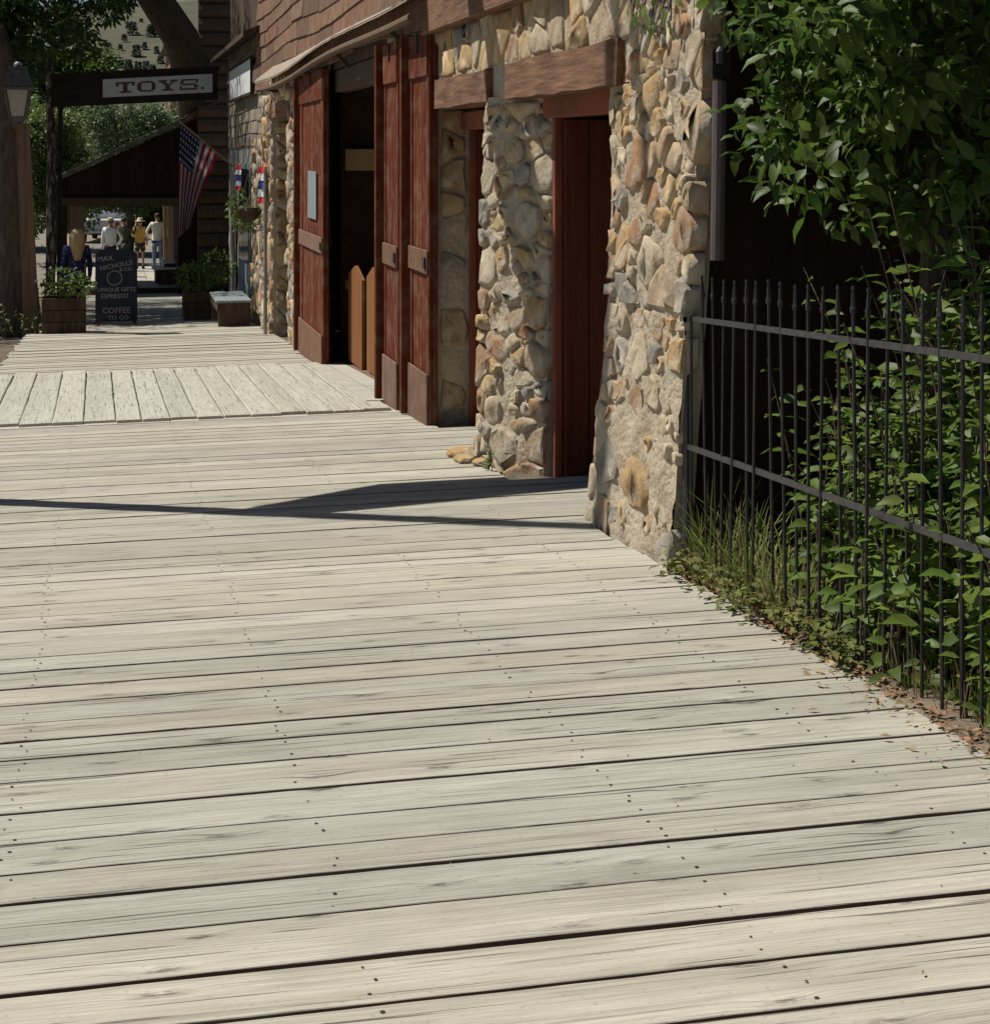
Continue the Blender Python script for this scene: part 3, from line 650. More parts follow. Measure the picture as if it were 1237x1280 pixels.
# loose stones at the foot of the middle pier
for i, (sx_, sy_, r, lab) in enumerate(((2.24, 10.42, .085, 'largest flat loose stone on the planks at the foot of the pier between the doors'),
                                        (2.20, 10.16, .06, 'middle-sized loose stone on the planks in front of the pier between the doors'),
                                        (2.26, 9.98, .045, 'smallest loose stone beside the little weed at the pier foot'))):
    c = Vector((sx_, sy_, 0)); c.z = gz(c.x, c.y) + .02
    bm = bmesh.new(); bmesh.ops.create_icosphere(bm, subdivisions=2, radius=1)
    for v in bm.verts: v.co = Vector((v.co.x * r * 1.2, v.co.y * r * 1.6, v.co.z * r * .5)) * (1 + .28 * noise.noise(v.co * 1.7 + Vector((i * 9, 0, 0))))
    me = bpy.data.meshes.new('loose_stone'); bm.to_mesh(me); bm.free(); me.materials.append(M['stone'])
    tag(obj('loose_stone', me, None, c), lab, 'stone', 'loose stones by the pier')

# ---- barn building with the folding doors and shingled upper wall
b2 = thing('barn_building', 'shingled building with stone ground floor, tall open oxblood barn doors and a sagging awning', 'building', (2.6, 18, -1))
def f_b2(a, b, o): return (2.42 - o, a, b)
wm = MB()
mortar_grid(wm, 12.3, 14.35, -1.1, 2.45, f_b2, .12); P_(wm, 'wall', 'mortar', b2, True)
wm = MB()
mortar_grid(wm, 18.05, 22.25, -1.5, 2.6, f_b2, .12)
mortar_grid(wm, 24.35, 26.0, -1.7, 2.6, f_b2, .12)
mortar_grid(wm, 22.2, 24.4, 1.95, 2.6, f_b2, .12)
mortar_grid(wm, 2.42, 2.85, -1.7, 1.98, rev(24.35), .12)
mortar_grid(wm, 2.42, 2.85, -1.7, 1.98, lambda a, b, o: (a, 22.25 + o, b), .12)
w2 = P_(wm, 'wall', 'mortar', b2, True)
rubble([(20.3, 22.22, -1.15, 2.3, [.09, .12, .16], f_b2), (24.36, 25.95, -1.3, 2.3, [.1, .14, .18], f_b2), (22.25, 24.35, 2.2, 2.55, [.1, .14], f_b2), (2.45, 2.8, -1.3, 1.9, [.1, .14, .18], rev(24.35))], w2, prot=(.02, .06))
mb = MB(); mb.box((2.395, 22.1, 1.94), (2.7, 24.5, 2.16), bev=.01); P_(mb, 'lintel', 'lintel', b2)
for i in range(5):
    mb = MB(); mb.box((2.78, 22.26 + i * .42, -1.4), (2.82, 22.26 + i * .42 + .41, 1.94), bev=.004); P_(mb, 'door_board', 'brownwood', b2)
# shell: backing, interior, roof
mb = MB(); mb.box((2.44, 12.4, 2.35), (2.5, 26.0, 5.2)); P_(mb, 'backing_wall', 'brownwood', b2)
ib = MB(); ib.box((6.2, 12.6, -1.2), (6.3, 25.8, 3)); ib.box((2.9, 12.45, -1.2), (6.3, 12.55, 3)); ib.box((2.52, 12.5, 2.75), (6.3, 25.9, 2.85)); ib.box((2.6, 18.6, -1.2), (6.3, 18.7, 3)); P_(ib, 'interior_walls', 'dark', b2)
mb = MB(); mb.box((2.1, 12.3, 5.2), (8, 26.3, 5.35)); P_(mb, 'roof', 'roofgrey', b2)
mb = MB(); mb.box((2.46, 14.3, 2.10), (2.6, 18.1, 2.34), bev=.01); P_(mb, 'door_header', 'brownwood', b2)
xi = 2.42
for i in range(12):
    mb = MB(); z = gz(2.4, 16) + .03; x0 = 2.16 + i * .20
    mb.hexa([(x0, 13.9, gz(2.4, 13.9) - .02), (x0 + .19, 13.9, gz(2.4, 13.9) - .02), (x0 + .19, 18.2, gz(2.4, 18.2) - .02), (x0, 18.2, gz(2.4, 18.2) - .02),
             (x0, 13.9, gz(2.4, 13.9) + .028), (x0 + .19, 13.9, gz(2.4, 13.9) + .028), (x0 + .19, 18.2, gz(2.4, 18.2) + .028), (x0, 18.2, gz(2.4, 18.2) + .028)])
    P_(mb, 'floor_board', 'kick' if i > 1 else 'ramp', b2)
# shingles
def shingle_field(parent, y0, y1, z0, courses, ex_, xface, m, wr=(.22, .5), sag=.05, limit=320):
    n = 0
    for cI in range(courses):
        y = y0 - rnd.uniform(0, .2)
        while y < y1:
            wd = rnd.uniform(*wr); yc = y + wd / 2
            zz = z0 + cI * ex_ + sag * math.sin(yc * .9 + cI * .35) * .5 + sag * .4 * noise.noise(Vector((yc * .6, cI * .5, 0))) + rnd.uniform(-.012, .012)
            zl = sag * .45 * math.cos(yc * .9 + cI * .35) * wd / 2
            th = rnd.uniform(.022, .034); a = y + .004; b = y + wd - .004; h = ex_ * 1.25
            mb = MB(); mb.hexa([(xface - th, a, zz - zl), (xface, a, zz - zl), (xface, b, zz + zl), (xface - th, b, zz + zl),
                                (xface - .008, a, zz + h), (xface, a, zz + h), (xface, b, zz + h), (xface - .008, b, zz + h)])
            P_(mb, 'shingle', m, parent); y += wd; n += 1
    return n
shingle_field(b2, 12.4, 26.0, 2.42, 8, .225, 2.40, 'shingle', (.8, 1.9), .07)
# awning: sagging sheet on a pole
def aw_pt(k, q):
    y = 24.0 - 11.9 * k; sagz = -.03 * math.sin(k * math.pi * 2.1) - .02 * math.sin(k * 9)
    out = .20 + .03 * math.sin(k * 7) + .10 * max(0, 1 - k * 3)
    return Vector((2.40 - out * q, y, 2.70 - (.24 - .15 * k) * q + sagz * (.3 + q)))
V = []; na = 40
for t in (0, -.018):
    for i in range(na + 1):
        for q in (0, .33, .66, 1): V.append(aw_pt(i / na, q) + Vector((0, 0, t + (.012 * noise.noise(Vector((i * .9, q * 3, 0)))))))
F = []; h = (na + 1) * 4
for i in range(na):
    for k in range(3): F += [(i * 4 + k, i * 4 + k + 1, i * 4 + 5 + k, i * 4 + 4 + k), (h + i * 4 + k, h + i * 4 + 4 + k, h + i * 4 + 5 + k, h + i * 4 + k + 1)]
    F.append((i * 4 + 3, i * 4 + 7, h + i * 4 + 7, h + i * 4 + 3))
mb = MB().add(V, F); P_(mb, 'awning', 'awning', b2, True)
mb = MB(); mb.tube([aw_pt(k / 12, .82) + Vector((0, 0, -.16)) for k in range(13)], .035, 8); P_(mb, 'awning_pole', 'postwood', b2)
for k in (.05, .35, .62, .9):
    mb = MB(); p = aw_pt(k, .8); mb.bar(p + Vector((0, 0, -.16)), Vector((2.42, p.y, 2.30)), .04); P_(mb, 'awning_bracket', 'brownwood', b2)
# folding door leaves
def barn_leaf(y0, y1, xf, ztop, zb0, zb1, label=None, plaque=False):
    """leaf parallel to the wall from y0 (near) to y1 (far); proud stile at the far end"""
    def B(name, a, b, m, par, bev=.006):
        mb = MB(); mb.box(a, b, bev=bev); o = mb.build(name, m)
        return put(o, par) if par is b2 else _child(o, par)
    zb = min(zb0, zb1)
    d = B('barn_door_leaf', (xf + .012, y0, zb), (xf + .05, y1, ztop), 'red', b2)
    if label: d['label'] = label
    wd = y1 - y0; st = .12 * wd
    off = Vector((0, 0, 0))
    B('stile', (xf - .018, y0, zb), (xf + .01, y0 + st, ztop), 'red', d); B('stile', (xf - .018, y1 - st, zb), (xf + .01, y1, ztop), 'red', d)
    B('hinge_stile', (xf - .085, y1 + .002, zb + .01), (xf + .05, y1 + .075, ztop + .02), 'red', d)
    B('top_rail', (xf - .03, y0 + .02, ztop - .34), (xf - .019, y1 - .02, ztop), 'red', d)
    zm = zb + (ztop - zb) * .42
    B('middle_rail', (xf - .034, y0 + .01, zm - .09), (xf - .019, y1 - .01, zm + .09), 'kick', d)
    B('kick_board', (xf - .036, y0 + .005, zb), (xf - .019, y1 - .005, zb + .42), 'kick', d)
    B('latch', (xf - .05, y0 + .03, zm - .05), (xf - .035, y0 + .10, zm + .04), 'iron', d, .004)
    B('hook', (xf - .045, y0 + wd * .45, ztop - .16), (xf - .031, y0 + wd * .45 + .03, ztop - .01), 'nail', d, .003)
    n = 5; lw = (wd - 2 * st) / n
    for i in range(n):
        a = y0 + st + lw * i
        B('panel_board', (xf - .006, a + .004, zb + .02), (xf + .011, a + lw - .004, ztop - .02), 'red', d, .003)
    if plaque: B('notice_plaque', (xf - .03, y0 + wd * .24, zm + .26), (xf - .019, y0 + wd * .58, zm + .80), 'bluegrey', d, .004)
    return d
barn_leaf(17.95, 20.15, 2.335, 2.36, gz(2.3, 18) + .02, gz(2.3, 20) + .02, 'far leaf of the barn doors, with a white notice', True)
barn_leaf(13.30, 14.02, 2.345, 2.36, gz(2.3, 13.4) + .02, gz(2.3, 14.1))
barn_leaf(12.15, 12.95, 2.375, 2.36, gz(2.3, 12.2) + .01, gz(2.3, 13))
# things in the doorway
for (u0, u1, vt, vb) in ((437, 454, 332, 459), (460, 475, 334, 459)):
    a = onX(u0, vb, 2.62); b = onX(u1, vb, 2.62); zt = onX((u0 + u1) / 2, vt, 2.62).z; y0, y1 = sorted((a.y, b.y)); zb = gz(2.6, y0) + .02
    mb = MB(); n = [(y0, zb), (y1, zb), (y1, zt - .12), ((y0 + y1) / 2, zt), (y0, zt - .12)]
    mb.extrude(n, lambda p, q: (2.60, p, q), lambda p, q: (2.635, p, q))
    o = mb.build('picket', 'orange'); 
    tag(o, 'orange pointed picket in the barn doorway, ' + ('the fully visible one' if u0 == 437 else 'half hidden by the folded door'), 'picket', 'orange pickets in the doorway')
mb = MB(); p = onX(427, 352, 2.66); q = onX(468, 358, 2.66); mb.box((2.65, q.y - .1, p.z - .05), (2.69, p.y + .05, p.z + .05), bev=.005)
tag(mb.build('rail', 'white'), 'pale rail behind the orange pickets in the barn doorway', 'rail')
p = onY(431, 213, 18.45); q = onY(477, 186, 18.45)
sg_ = thing('hanging_sign', 'faded tan sign hanging inside the dark barn doorway', 'sign', (p.x, 18.45, p.z))
mb = MB(); mb.box((0, -.02, 0), (q.x - p.x, .02, q.z - p.z), bev=.004); mb.build('board', 'signtan', sg_)

def text_mesh(body, size, m, name, parent, mtx, extrude=.002, offset=0.0):
    cu = bpy.data.curves.new(name, 'FONT'); cu.body = body; cu.size = size; cu.align_x = 'CENTER'; cu.extrude = extrude; cu.offset = offset; cu.resolution_u = 2
    o = bpy.data.objects.new(name, cu); col.objects.link(o); dg = bpy.context.evaluated_depsgraph_get(); dg.update()
    me = bpy.data.meshes.new_from_object(o.evaluated_get(dg)); bpy.data.objects.remove(o); bpy.data.curves.remove(cu)
    me.materials.clear(); me.materials.append(M[m]); t = obj(name, me, parent); t.matrix_local = mtx; return t

# ------------------------------------------------------------------ iron fence
FX = 2.395
fence = thing('iron_fence', 'black wrought iron picket fence with two rails and knobbed spikes along the planks', 'fence', (FX, 5.2, gz(FX, 5.2)))
def on_fence(y, h): return Vector((FX, y, gz(FX, y) + h))
prof = [(.0062, -1.22), (.0062, -.12), (.0062, -.085), (.0105, -.08), (.0115, -.068), (.008, -.058), (.007, -.04), (.0065, -.025), (.0035, -.008), (.007, -.004), (.0045, .008)]
pm_ = MB(); pm_.lathe(prof, (0, 0, 0), 6); pmesh = None
y = 6.58; k = 0
while y > 2.9:
    if pmesh is None:
        o = pm_.build('picket', 'iron', fence); pmesh = o.data
    else: o = obj('picket', pmesh, fence)
    o.location = on_fence(y, 1.225) - fence.location + Vector((rnd.uniform(-.006, .006), 0, rnd.uniform(-.008, .006))); o.rotation_euler = (rnd.uniform(-.014, .014), rnd.uniform(-.014, .014), rnd.uniform(0, 1))
    y -= .118 + rnd.uniform(-.004, .004); k += 1
L0 = fence.location
for h, w_ in ((1.055, .021), (.515, .021)):
    mb = MB(); a = on_fence(6.66, h) - L0; b = on_fence(2.8, h) - L0; mb.bar(a, b, .014, w_); mb.build('rail', 'rail', fence)
mb = MB(); a = on_fence(6.64, -.1) - L0; b = on_fence(6.64, 1.17) - L0; mb.tube([a, b], .019, 8); mb.lathe([(.024, 0), (.026, .03), (.01, .05)], b, 8); mb.build('end_post', 'rail', fence)

# ------------------------------------------------------------------ planting behind the fence
def stem_shrub(name, label, bases, hgt, leaf, m, ln=(10, 16), lean=(0, 0), parts=0, group=None):
    root = thing(name, label, 'shrub', (bases[0][0], bases[0][1], ground_z(bases[0][0], bases[0][1])), group); L0 = root.location
    st = MB(); C = []; D = []; Nn = []; S = []
    for (x, y) in bases:
        h = hgt * rnd.uniform(.7, 1.1); a = rnd.uniform(0, 6.28); le = rnd.uniform(.05, .35) * h; pts = []
        p0 = Vector((x, y, ground_z(x, y) - .03)); dx = math.cos(a) * le + lean[0] * rnd.uniform(.3, 1.2); dy = math.sin(a) * le + lean[1] * rnd.uniform(.3, 1.2)
        for i in range(6):
            t = i / 5; pts.append(p0 + Vector((dx * t * t, dy * t * t, h * t)) + Vector((rnd.uniform(-.015, .015), rnd.uniform(-.015, .015), 0)))
        st.tube([q - L0 for q in pts], [.007 * (1 - .7 * i / 5) for i in range(6)], 5)
        n = rnd.randint(*ln)
        for j in range(n):
            t = .18 + .82 * (j + rnd.random() * .5) / n; i = min(4, int(t * 5)); f = t * 5 - i; q = pts[i].lerp(pts[min(5, i + 1)], f)
            for s_ in (0, 1):
                az = j * 1.57 + s_ * math.pi + rnd.uniform(-.5, .5); d = Vector((math.cos(az), math.sin(az), rnd.uniform(-.25, .35)))
                C.append(q + d * .012 - L0); D.append(d); Nn.append(Vector((rnd.uniform(-1.4, .1), rnd.uniform(-.7, .6), 1)) ); S.append(leaf * rnd.choice([rnd.uniform(.4, .8), rnd.uniform(.7, 1.2), rnd.uniform(.9, 1.35)]) * (1.0 if t < .9 else .65))
    st.build('stems', 'bark', root)
    idx = list(range(len(C)))
    if parts:
        # the leaves nearest to the eye are parts of their own
        me = bpy.data.meshes.new('leaf'); me.from_pydata(LEAF_V.tolist(), [], LEAF_F.tolist()); me.materials.append(M[m])
        idx.sort(key=lambda i: (C[i] + L0 - Vector((0, 0, CH))).length)
        for i in idx[:parts]:
            dd = Vector(D[i]).normalized(); bb = Vector(Nn[i]).cross(dd).normalized(); zz = dd.cross(bb)
            o = obj('leaf', me, root); mt = Matrix((dd * S[i], bb * S[i], zz * S[i])).transposed().to_4x4(); mt.translation = C[i]; o.matrix_local = mt
        idx = idx[parts:]
    if idx: stuff(leaves('foliage', [C[i] for i in idx], [D[i] for i in idx], [Nn[i] for i in idx], [S[i] for i in idx], m, root))
    return root
def spots(n, x0, x1, y0, y1): return [(rnd.uniform(x0, x1), rnd.uniform(y0, y1)) for _ in range(n)]
stem_shrub('leafy_shrub', 'low leafy green shrub pushing through the iron fence above the leaf litter', spots(44, 2.40, 2.66, 4.05, 5.5), .66, .095, 'leaf', (7, 12), (-.10, -.03), 110)
stem_shrub('leafy_shrub', 'waist-high green shrub behind the middle of the iron fence', spots(90, 2.52, 3.25, 4.2, 5.95), .92, .090, 'leaf', (9, 14), (0, 0), 60)
stem_shrub('leafy_shrub', 'tall sprigs of broad leaves rising above the fence spikes against the dark wall', spots(52, 2.60, 3.15, 4.5, 5.5), 1.50, .09, 'leaf', (15, 21), (0, 0), 40)
stem_shrub('leafy_shrub', 'dense green shrub filling the right edge behind the fence', spots(120, 2.62, 3.9, 3.8, 5.8), 1.30, .090, 'leaf', (13, 19), (0, 0), 60)
# tree over the yard
def limb_tree(name, label, base, trunk_pts, trunk_r, clumps, n_per, leaf, m, bark, tv=LEAF_V, tf=LEAF_F, limbs=8, droop=.3, tn=10):
    root = thing(name, label, 'tree', base); L0 = Vector(base)
    mb = MB(); mb.tube([Vector(p) - L0 for p in trunk_pts], trunk_r, tn)
    top = Vector(trunk_pts[-1]); mid = Vector(trunk_pts[len(trunk_pts) // 2])
    for c, r in rnd.sample(clumps, min(limbs, len(clumps))):
        c = Vector(c); s = top.lerp(mid, rnd.random() * .7); rr = trunk_r[-1] if isinstance(trunk_r, list) else trunk_r
        mb.tube([s - L0, s.lerp(c, .5) - L0 + Vector((0, 0, .12 * (c - s).length)), c - L0], [rr * .7, rr * .4, rr * .12], 6)
    mb.build('trunk', bark, root, True)
    C, D, Nn, S = leaf_cloud([(Vector(c) - L0, r) for c, r in clumps], n_per, leaf, droop)
    leaves('crown', C, D, Nn, S, m, root, tv, tf)
    return root
tp = onY(1165, 300, 6.15)
cl = []
for _ in range(150):
    u = rnd.uniform(925, 1330); v = rnd.uniform(-330, 270 if u > 1030 else (230 if u > 985 else 175)); y = rnd.uniform(5.0, 6.3)
    if u < 1000 and v > 60 and v < 100: continue
    if 880 < u < 1000: y = rnd.uniform(5.7, 6.3)
    p = onY(u, v, y); cl.append(((p.x, p.y, p.z), (rnd.uniform(.12, .24), rnd.uniform(.12, .22), rnd.uniform(.10, .2))))
for _ in range(14):
    cl.append(((rnd.uniform(2.5, 5.0), rnd.uniform(4.6, 6.4), rnd.uniform(2.9, 4.4)), (.3, .3, .22)))
limb_tree('yard_tree', 'overhanging dark green tree in the yard against the dark boarded wall', (tp.x, 6.15, ground_z(tp.x, 6.15)),
          [(tp.x, 6.15, ground_z(tp.x, 6.15) - .1), (tp.x - .02, 6.13, .8), (tp.x + .03, 6.1, 1.9), (tp.x + .12, 6.0, 3.2)], [.07, .055, .045, .03], cl, 46, .085, 'leaf2', 'barkdark', limbs=36)
# sprig of ivy high on the near pier
iv = thing('ivy_sprig', 'bright green ivy sprig hanging over the top of the stone pier', 'plant', (2.36, 7.0, 2.35)); C = []; D = []; Nn = []; S = []
mb = MB()
for (u, v) in ((788, 2), (795, 12), (805, 6), (812, 20), (822, 24), (835, 14), (828, 4), (838, 25), (815, 30), (800, -8), (820, -10), (845, -6), (790, 20)):
    p = onX(u, v, 2.36) - iv.location; C.append(p); D.append((rnd.uniform(-.3, .1), rnd.uniform(-1, 1), -.8)); Nn.append((-1, rnd.uniform(-.5, .3), .6)); S.append(.085)
    mb.tube([p, p + Vector((.02, rnd.uniform(-.08, .08), .12)), Vector((.03, 0, .3))], .004, 4)
mb.build('stems', 'bark', iv); leaves('foliage', C, D, Nn, S, 'leaf', iv)

# grasses
def blades(name, n, fx, hgt, m, wid=.007, parent=None, droop=.5):
    V = []; F = []
    for _ in range(n):
        x, y = fx(); z = (gz(x, y) if x < 2.34 else ground_z(x, y)) - .01; h = hgt * rnd.uniform(.45, 1.15); a = rnd.uniform(0, 6.28); l = h * rnd.uniform(.1, droop); wd = wid * rnd.uniform(.6, 1.3)
        dx, dy = math.cos(a), math.sin(a); px, py = -dy * wd / 2, dx * wd / 2; b = len(V)
        for t, s in ((0, 1), (.4, .9), (.75, .6), (1, .08)):
            cx_, cy_, cz_ = x + dx * l * t * t, y + dy * l * t * t, z + h * (t - .28 * t * t * (l / h) * 1.4)
            V += [(cx_ - px * s, cy_ - py * s, cz_), (cx_ + px * s, cy_ + py * s, cz_)]
        for i in range(3): F.append((b + 2 * i, b + 2 * i + 1, b + 2 * i + 3, b + 2 * i + 2))
    o = fast_mesh(name, V, F, m, parent)
    return stuff(o)
o = blades('grass', 260, lambda: (2.36 + abs(rnd.gauss(0, .12)), rnd.uniform(5.5, 6.65)), .50, 'grassblade', .008, None, .75); o['label'] = 'tall green grass at the foot of the stone pier and fence'; o['category'] = 'grass'
o = blades('dry_grass', 260, lambda: (2.36 + abs(rnd.gauss(0, .10)), rnd.choice([rnd.uniform(3.6, 6.6), rnd.uniform(5.3, 6.6)])), .42, 'drygrass', .005, None, .7); o['label'] = 'dry straw-coloured grass stalks along the fence'; o['category'] = 'grass'
o = blades('short_grass', 420, lambda: (2.38 + abs(rnd.gauss(0, .10)), rnd.uniform(3.3, 5.3)), .24, 'grassblade', .005, None, .6); o['label'] = 'short grass tufts under the fence'; o['category'] = 'grass'
o = blades('dry_grass', 260, lambda: (2.40 + abs(rnd.gauss(0, .09)), rnd.uniform(3.3, 4.8)), .22, 'drygrass', .004, None, .8); o['label'] = 'pale dry tufts at the near end of the fence'; o['category'] = 'grass'
def litter(name, n, fx, size, m, tv=SLIM_V, tf=SLIM_F, dz=.008):
    C = []; D = []; Nn = []; S = []
    for _ in range(n):
        x, y = fx(); zz = (gz(x, y) if x < 2.36 else max(ground_z(x, y), gz(x, y) - .06)) + dz * rnd.uniform(.4, 2.2)
        a = rnd.uniform(0, 6.28); C.append((x, y, zz)); D.append((math.cos(a), math.sin(a), rnd.uniform(-.1, .4))); Nn.append((rnd.uniform(-.6, .6), rnd.uniform(-.6, .6), 1)); S.append(size * rnd.uniform(.4, 1.3))
    return stuff(leaves(name, C, D, Nn, S, m, None, tv, tf))
def edge_fx(y0, y1, sx):
    def f():
        y = rnd.uniform(y0, y1); k = abs(rnd.gauss(0, sx)); return (2.42 - k + .04, y)
    return f
dv = []; df = []; ny = 60
for j in range(ny + 1):
    y = 3.3 + 2.2 * j / ny; e_ = 2.30 - .05 * noise.noise(Vector((y * 2.1, 3, 0))) - .03 * noise.noise(Vector((y * 7, 5, 0))) + .05 * max(0, (y - 4.9) / .6)
    for i in range(6):
        x = e_ + (2.52 - e_) * i / 5; dv.append((x, y, gz(min(x, 2.36), y) + (.002 + .016 * (i / 5) + .006 * noise.noise(Vector((x * 20, y * 20, 0))) if i else -.012)))
for j in range(ny):
    for i in range(5): df.append((j * 6 + i, j * 6 + i + 1, j * 6 + 7 + i, j * 6 + 6 + i))
o = stuff(fast_mesh('spilled_soil', dv, df, 'soil', None, True)); o['label'] = 'dry brown soil spilling over the plank ends under the fence'; o['category'] = 'soil'
o = litter('leaf_litter', 5200, edge_fx(3.3, 6.6, .06), .030, 'litter', dz=.012); o['label'] = 'brown dead leaf litter gathered along the edge of the planks'; o['category'] = 'leaf litter'
o = litter('wood_chips', 420, lambda: (2.44 - abs(rnd.gauss(0, .11)), rnd.uniform(3.5, 5.0)), .03, 'drygrass'); o['label'] = 'pale chips and dry bits in the corner under the fence'; o['category'] = 'litter'
o = litter('crumbs', 240, lambda: (rnd.uniform(-1, 2.3), rnd.choice(full)[0] + rnd.gauss(0, .02)), .012, 'drygrass', dz=.004); o['label'] = 'tiny splinters and grit scattered on the planks'; o['category'] = 'debris'
# low green weeds with yellowing leaves at the corner
wr = thing('ground_weeds', 'low broad-leaved weeds turning yellow where the planks meet the fence', 'plant', (2.38, 6.2, gz(2.38, 6.2)))
C = []; D = []; Nn = []; S = []
for _ in range(760):
    y = rnd.uniform(4.9, 6.66); x = 2.40 + rnd.uniform(-.16, .12) * (1 if y > 5.6 else .7); a = rnd.uniform(0, 6.28)
    C.append(Vector((x, y, gz(x, y) + rnd.uniform(.0, .10))) - wr.location); D.append((math.cos(a), math.sin(a), rnd.uniform(-.2, .5))); Nn.append((rnd.uniform(-.6, .4), rnd.uniform(-.5, .5), 1)); S.append(rnd.uniform(.025, .058))
M['weed'] = mat('weed_leaf', (.10, .13, .03), (.22, .20, .06), scale=(4, 4, 4), rough=.7, bump=0, trans=.3, rand=.35, huej=.04, island=True)
stuff(leaves('foliage', C, D, Nn, S, 'weed', wr))
mb = MB()
for _ in range(24):
    y = rnd.uniform(5.2, 6.6); p = Vector((2.40, y, gz(2.4, y) - .02)) - wr.location; mb.tube([p, p + Vector((rnd.uniform(-.1, .05), rnd.uniform(-.05, .05), .09))], .003, 4)
mb.build('stems', 'drygrass', wr)
# fern-like weed at the foot of the middle pier
w2r = thing('small_weed', 'little yellow-green weed sprouting at the foot of the pier between the red doors', 'plant', (2.28, 9.75, gz(2.28, 9.75))); C = []; D = []; Nn = []; S = []
for i in range(26):
    t = i / 26; C.append((-.02 + rnd.uniform(-.01, .01), -.03 + rnd.uniform(-.02, .02), .15 * t)); D.append((rnd.uniform(-1, .2), rnd.uniform(-1, 1), .4)); Nn.append((-.5, 0, 1)); S.append(.055 * (1 - .5 * t))
leaves('foliage', C, D, Nn, S, 'leafyellow', w2r); MB().tube([(0, 0, -.02), (-.02, -.03, .15)], .003, 4).build('stem', 'drygrass', w2r)

# ------------------------------------------------------------------ utility pole and its strut (left of the view; their shadow falls across the planks)
up_ = thing('utility_pole', 'tall wooden utility pole on the street side with a timber strut to the stone building', 'pole', (-1.42, 10.2, gz(-1.4, 10.2) - .2))
mb = MB(); mb.tube([(0, 0, 0), (0, .08, 4), (0, .25, 11)], [.105, .095, .07], 12); mb.build('shaft', 'postwood', up_)
mb = MB(); a = Vector((-1.42, 10.3, 3.66)); b = Vector((2.45, 11.0, 3.7)); mb.bar(a - up_.location, b - up_.location, .12, .16); mb.build('strut', 'postwood', up_)
mb = MB(); pts_ = [(0, .35, .10), (.34, 1.25, .22), (.62, .7, .18), (1, .3, .12)]
for (k0, l0, h0), (k1, l1, h1) in zip(pts_, pts_[1:]):
    p0 = a.lerp(b, k0) - up_.location; p1 = a.lerp(b, k1) - up_.location; o_ = Vector((0, .065, 0)); t_ = Vector((0, .03, 0)); zl = Vector((0, 0, 1))
    mb.hexa([p0 + o_ - zl * l0, p1 + o_ - zl * l1, p1 + o_ + t_ - zl * l1, p0 + o_ + t_ - zl * l0, p0 + o_ + zl * h0, p1 + o_ + zl * h1, p1 + o_ + t_ + zl * h1, p0 + o_ + t_ + zl * h0])
mb.build('sign_board', 'signdark', up_)
mb = MB(); mb.bar((-.9, .2, 10.2), (.9, .2, 10.2), .09, .11); mb.build('cross_arm', 'postwood', up_)

# ------------------------------------------------------------------ shaded shop front beyond the barn
b3 = thing('shop_building', 'old shop front in tree shade with rough shingles, pale wall and bunting', 'building', (2.7, 30, -1.5))
def f_b3(a, b, o): return (2.50 - o, a, b)
wm = MB(); mortar_grid(wm, 26.0, 34.2, -2.2, 1.9, f_b3, .2, .02); ww_ = MB(); ww_.box((2.55, 26.05, -2.2), (6, 34.2, 4.6)); P_(ww_, 'inner_wall', 'plaster', b3); w3 = P_(wm, 'wall', 'plaster', b3)
rubble([(26.05, 28.6, -1.6, 1.7, [.14, .18, .24], f_b3)], w3, prot=(.02, .06))
shingle_field(b3, 26.0, 34.0, 1.55, 9, .21, 2.50, 'shingle_grey', (.35, .7), .04)
mb = MB(); mb.box((2.47, 29.0, -1.3), (2.495, 31.3, 1.25), bev=.005); sh = P_(mb, 'shop_window', 'bluegrey', b3)
for (a, b, c, d) in ((29.1, 30.1, -.5, 1.15), (30.2, 31.2, -.5, 1.15)):
    mb = MB(); mb.box((2.455, a, c), (2.469, b, d)); _child(mb.build('pane', 'glass'), sh)
mb = MB(); mb.box((2.47, 32.0, -1.6), (2.495, 33.0, .55), bev=.005); P_(mb, 'door', 'brownwood', b3)
mb = MB(); mb.hexa([(2.12, 26.05, 3.25), (2.6, 26.05, 3.45), (2.6, 34.2, 3.45), (2.12, 34.2, 3.25), (2.12, 26.05, 3.33), (2.6, 26.05, 3.53), (2.6, 34.2, 3.53), (2.12, 34.2, 3.33)]); P_(mb, 'eave', 'brownwood', b3)
mb = MB(); mb.box((2.52, 26.02, 3.4), (6, 34.2, 5.0)); P_(mb, 'upper_wall', 'brownwood', b3)
p0 = onX(288, 124, 2.40); p1 = onX(315, 84, 2.40)
pq = thing('wall_plaque', 'pale lettered plaque fixed on the shaded shingle wall', 'sign', (2.40, (p0.y + p1.y) / 2, 2.45)); L0 = pq.location
mb = MB(); y0, y1 = p1.y, p0.y; mb.box((-.03, y0 - L0.y, 0), (0, y1 - L0.y, .55), bev=.004); mb.build('panel', 'signwhite', pq)
mb = MB(); mb.box((-.04, y0 - L0.y - .05, -.05), (-.005, y1 - L0.y + .05, -.005)); mb.box((-.04, y0 - L0.y - .05, .555), (-.005, y1 - L0.y + .05, .60)); mb.box((-.04, y0 - L0.y - .05, 0), (-.005, y0 - L0.y - .005, .55)); mb.box((-.04, y1 - L0.y + .005, 0), (-.005, y1 - L0.y + .05, .55)); mb.build('frame', 'signdark', pq)
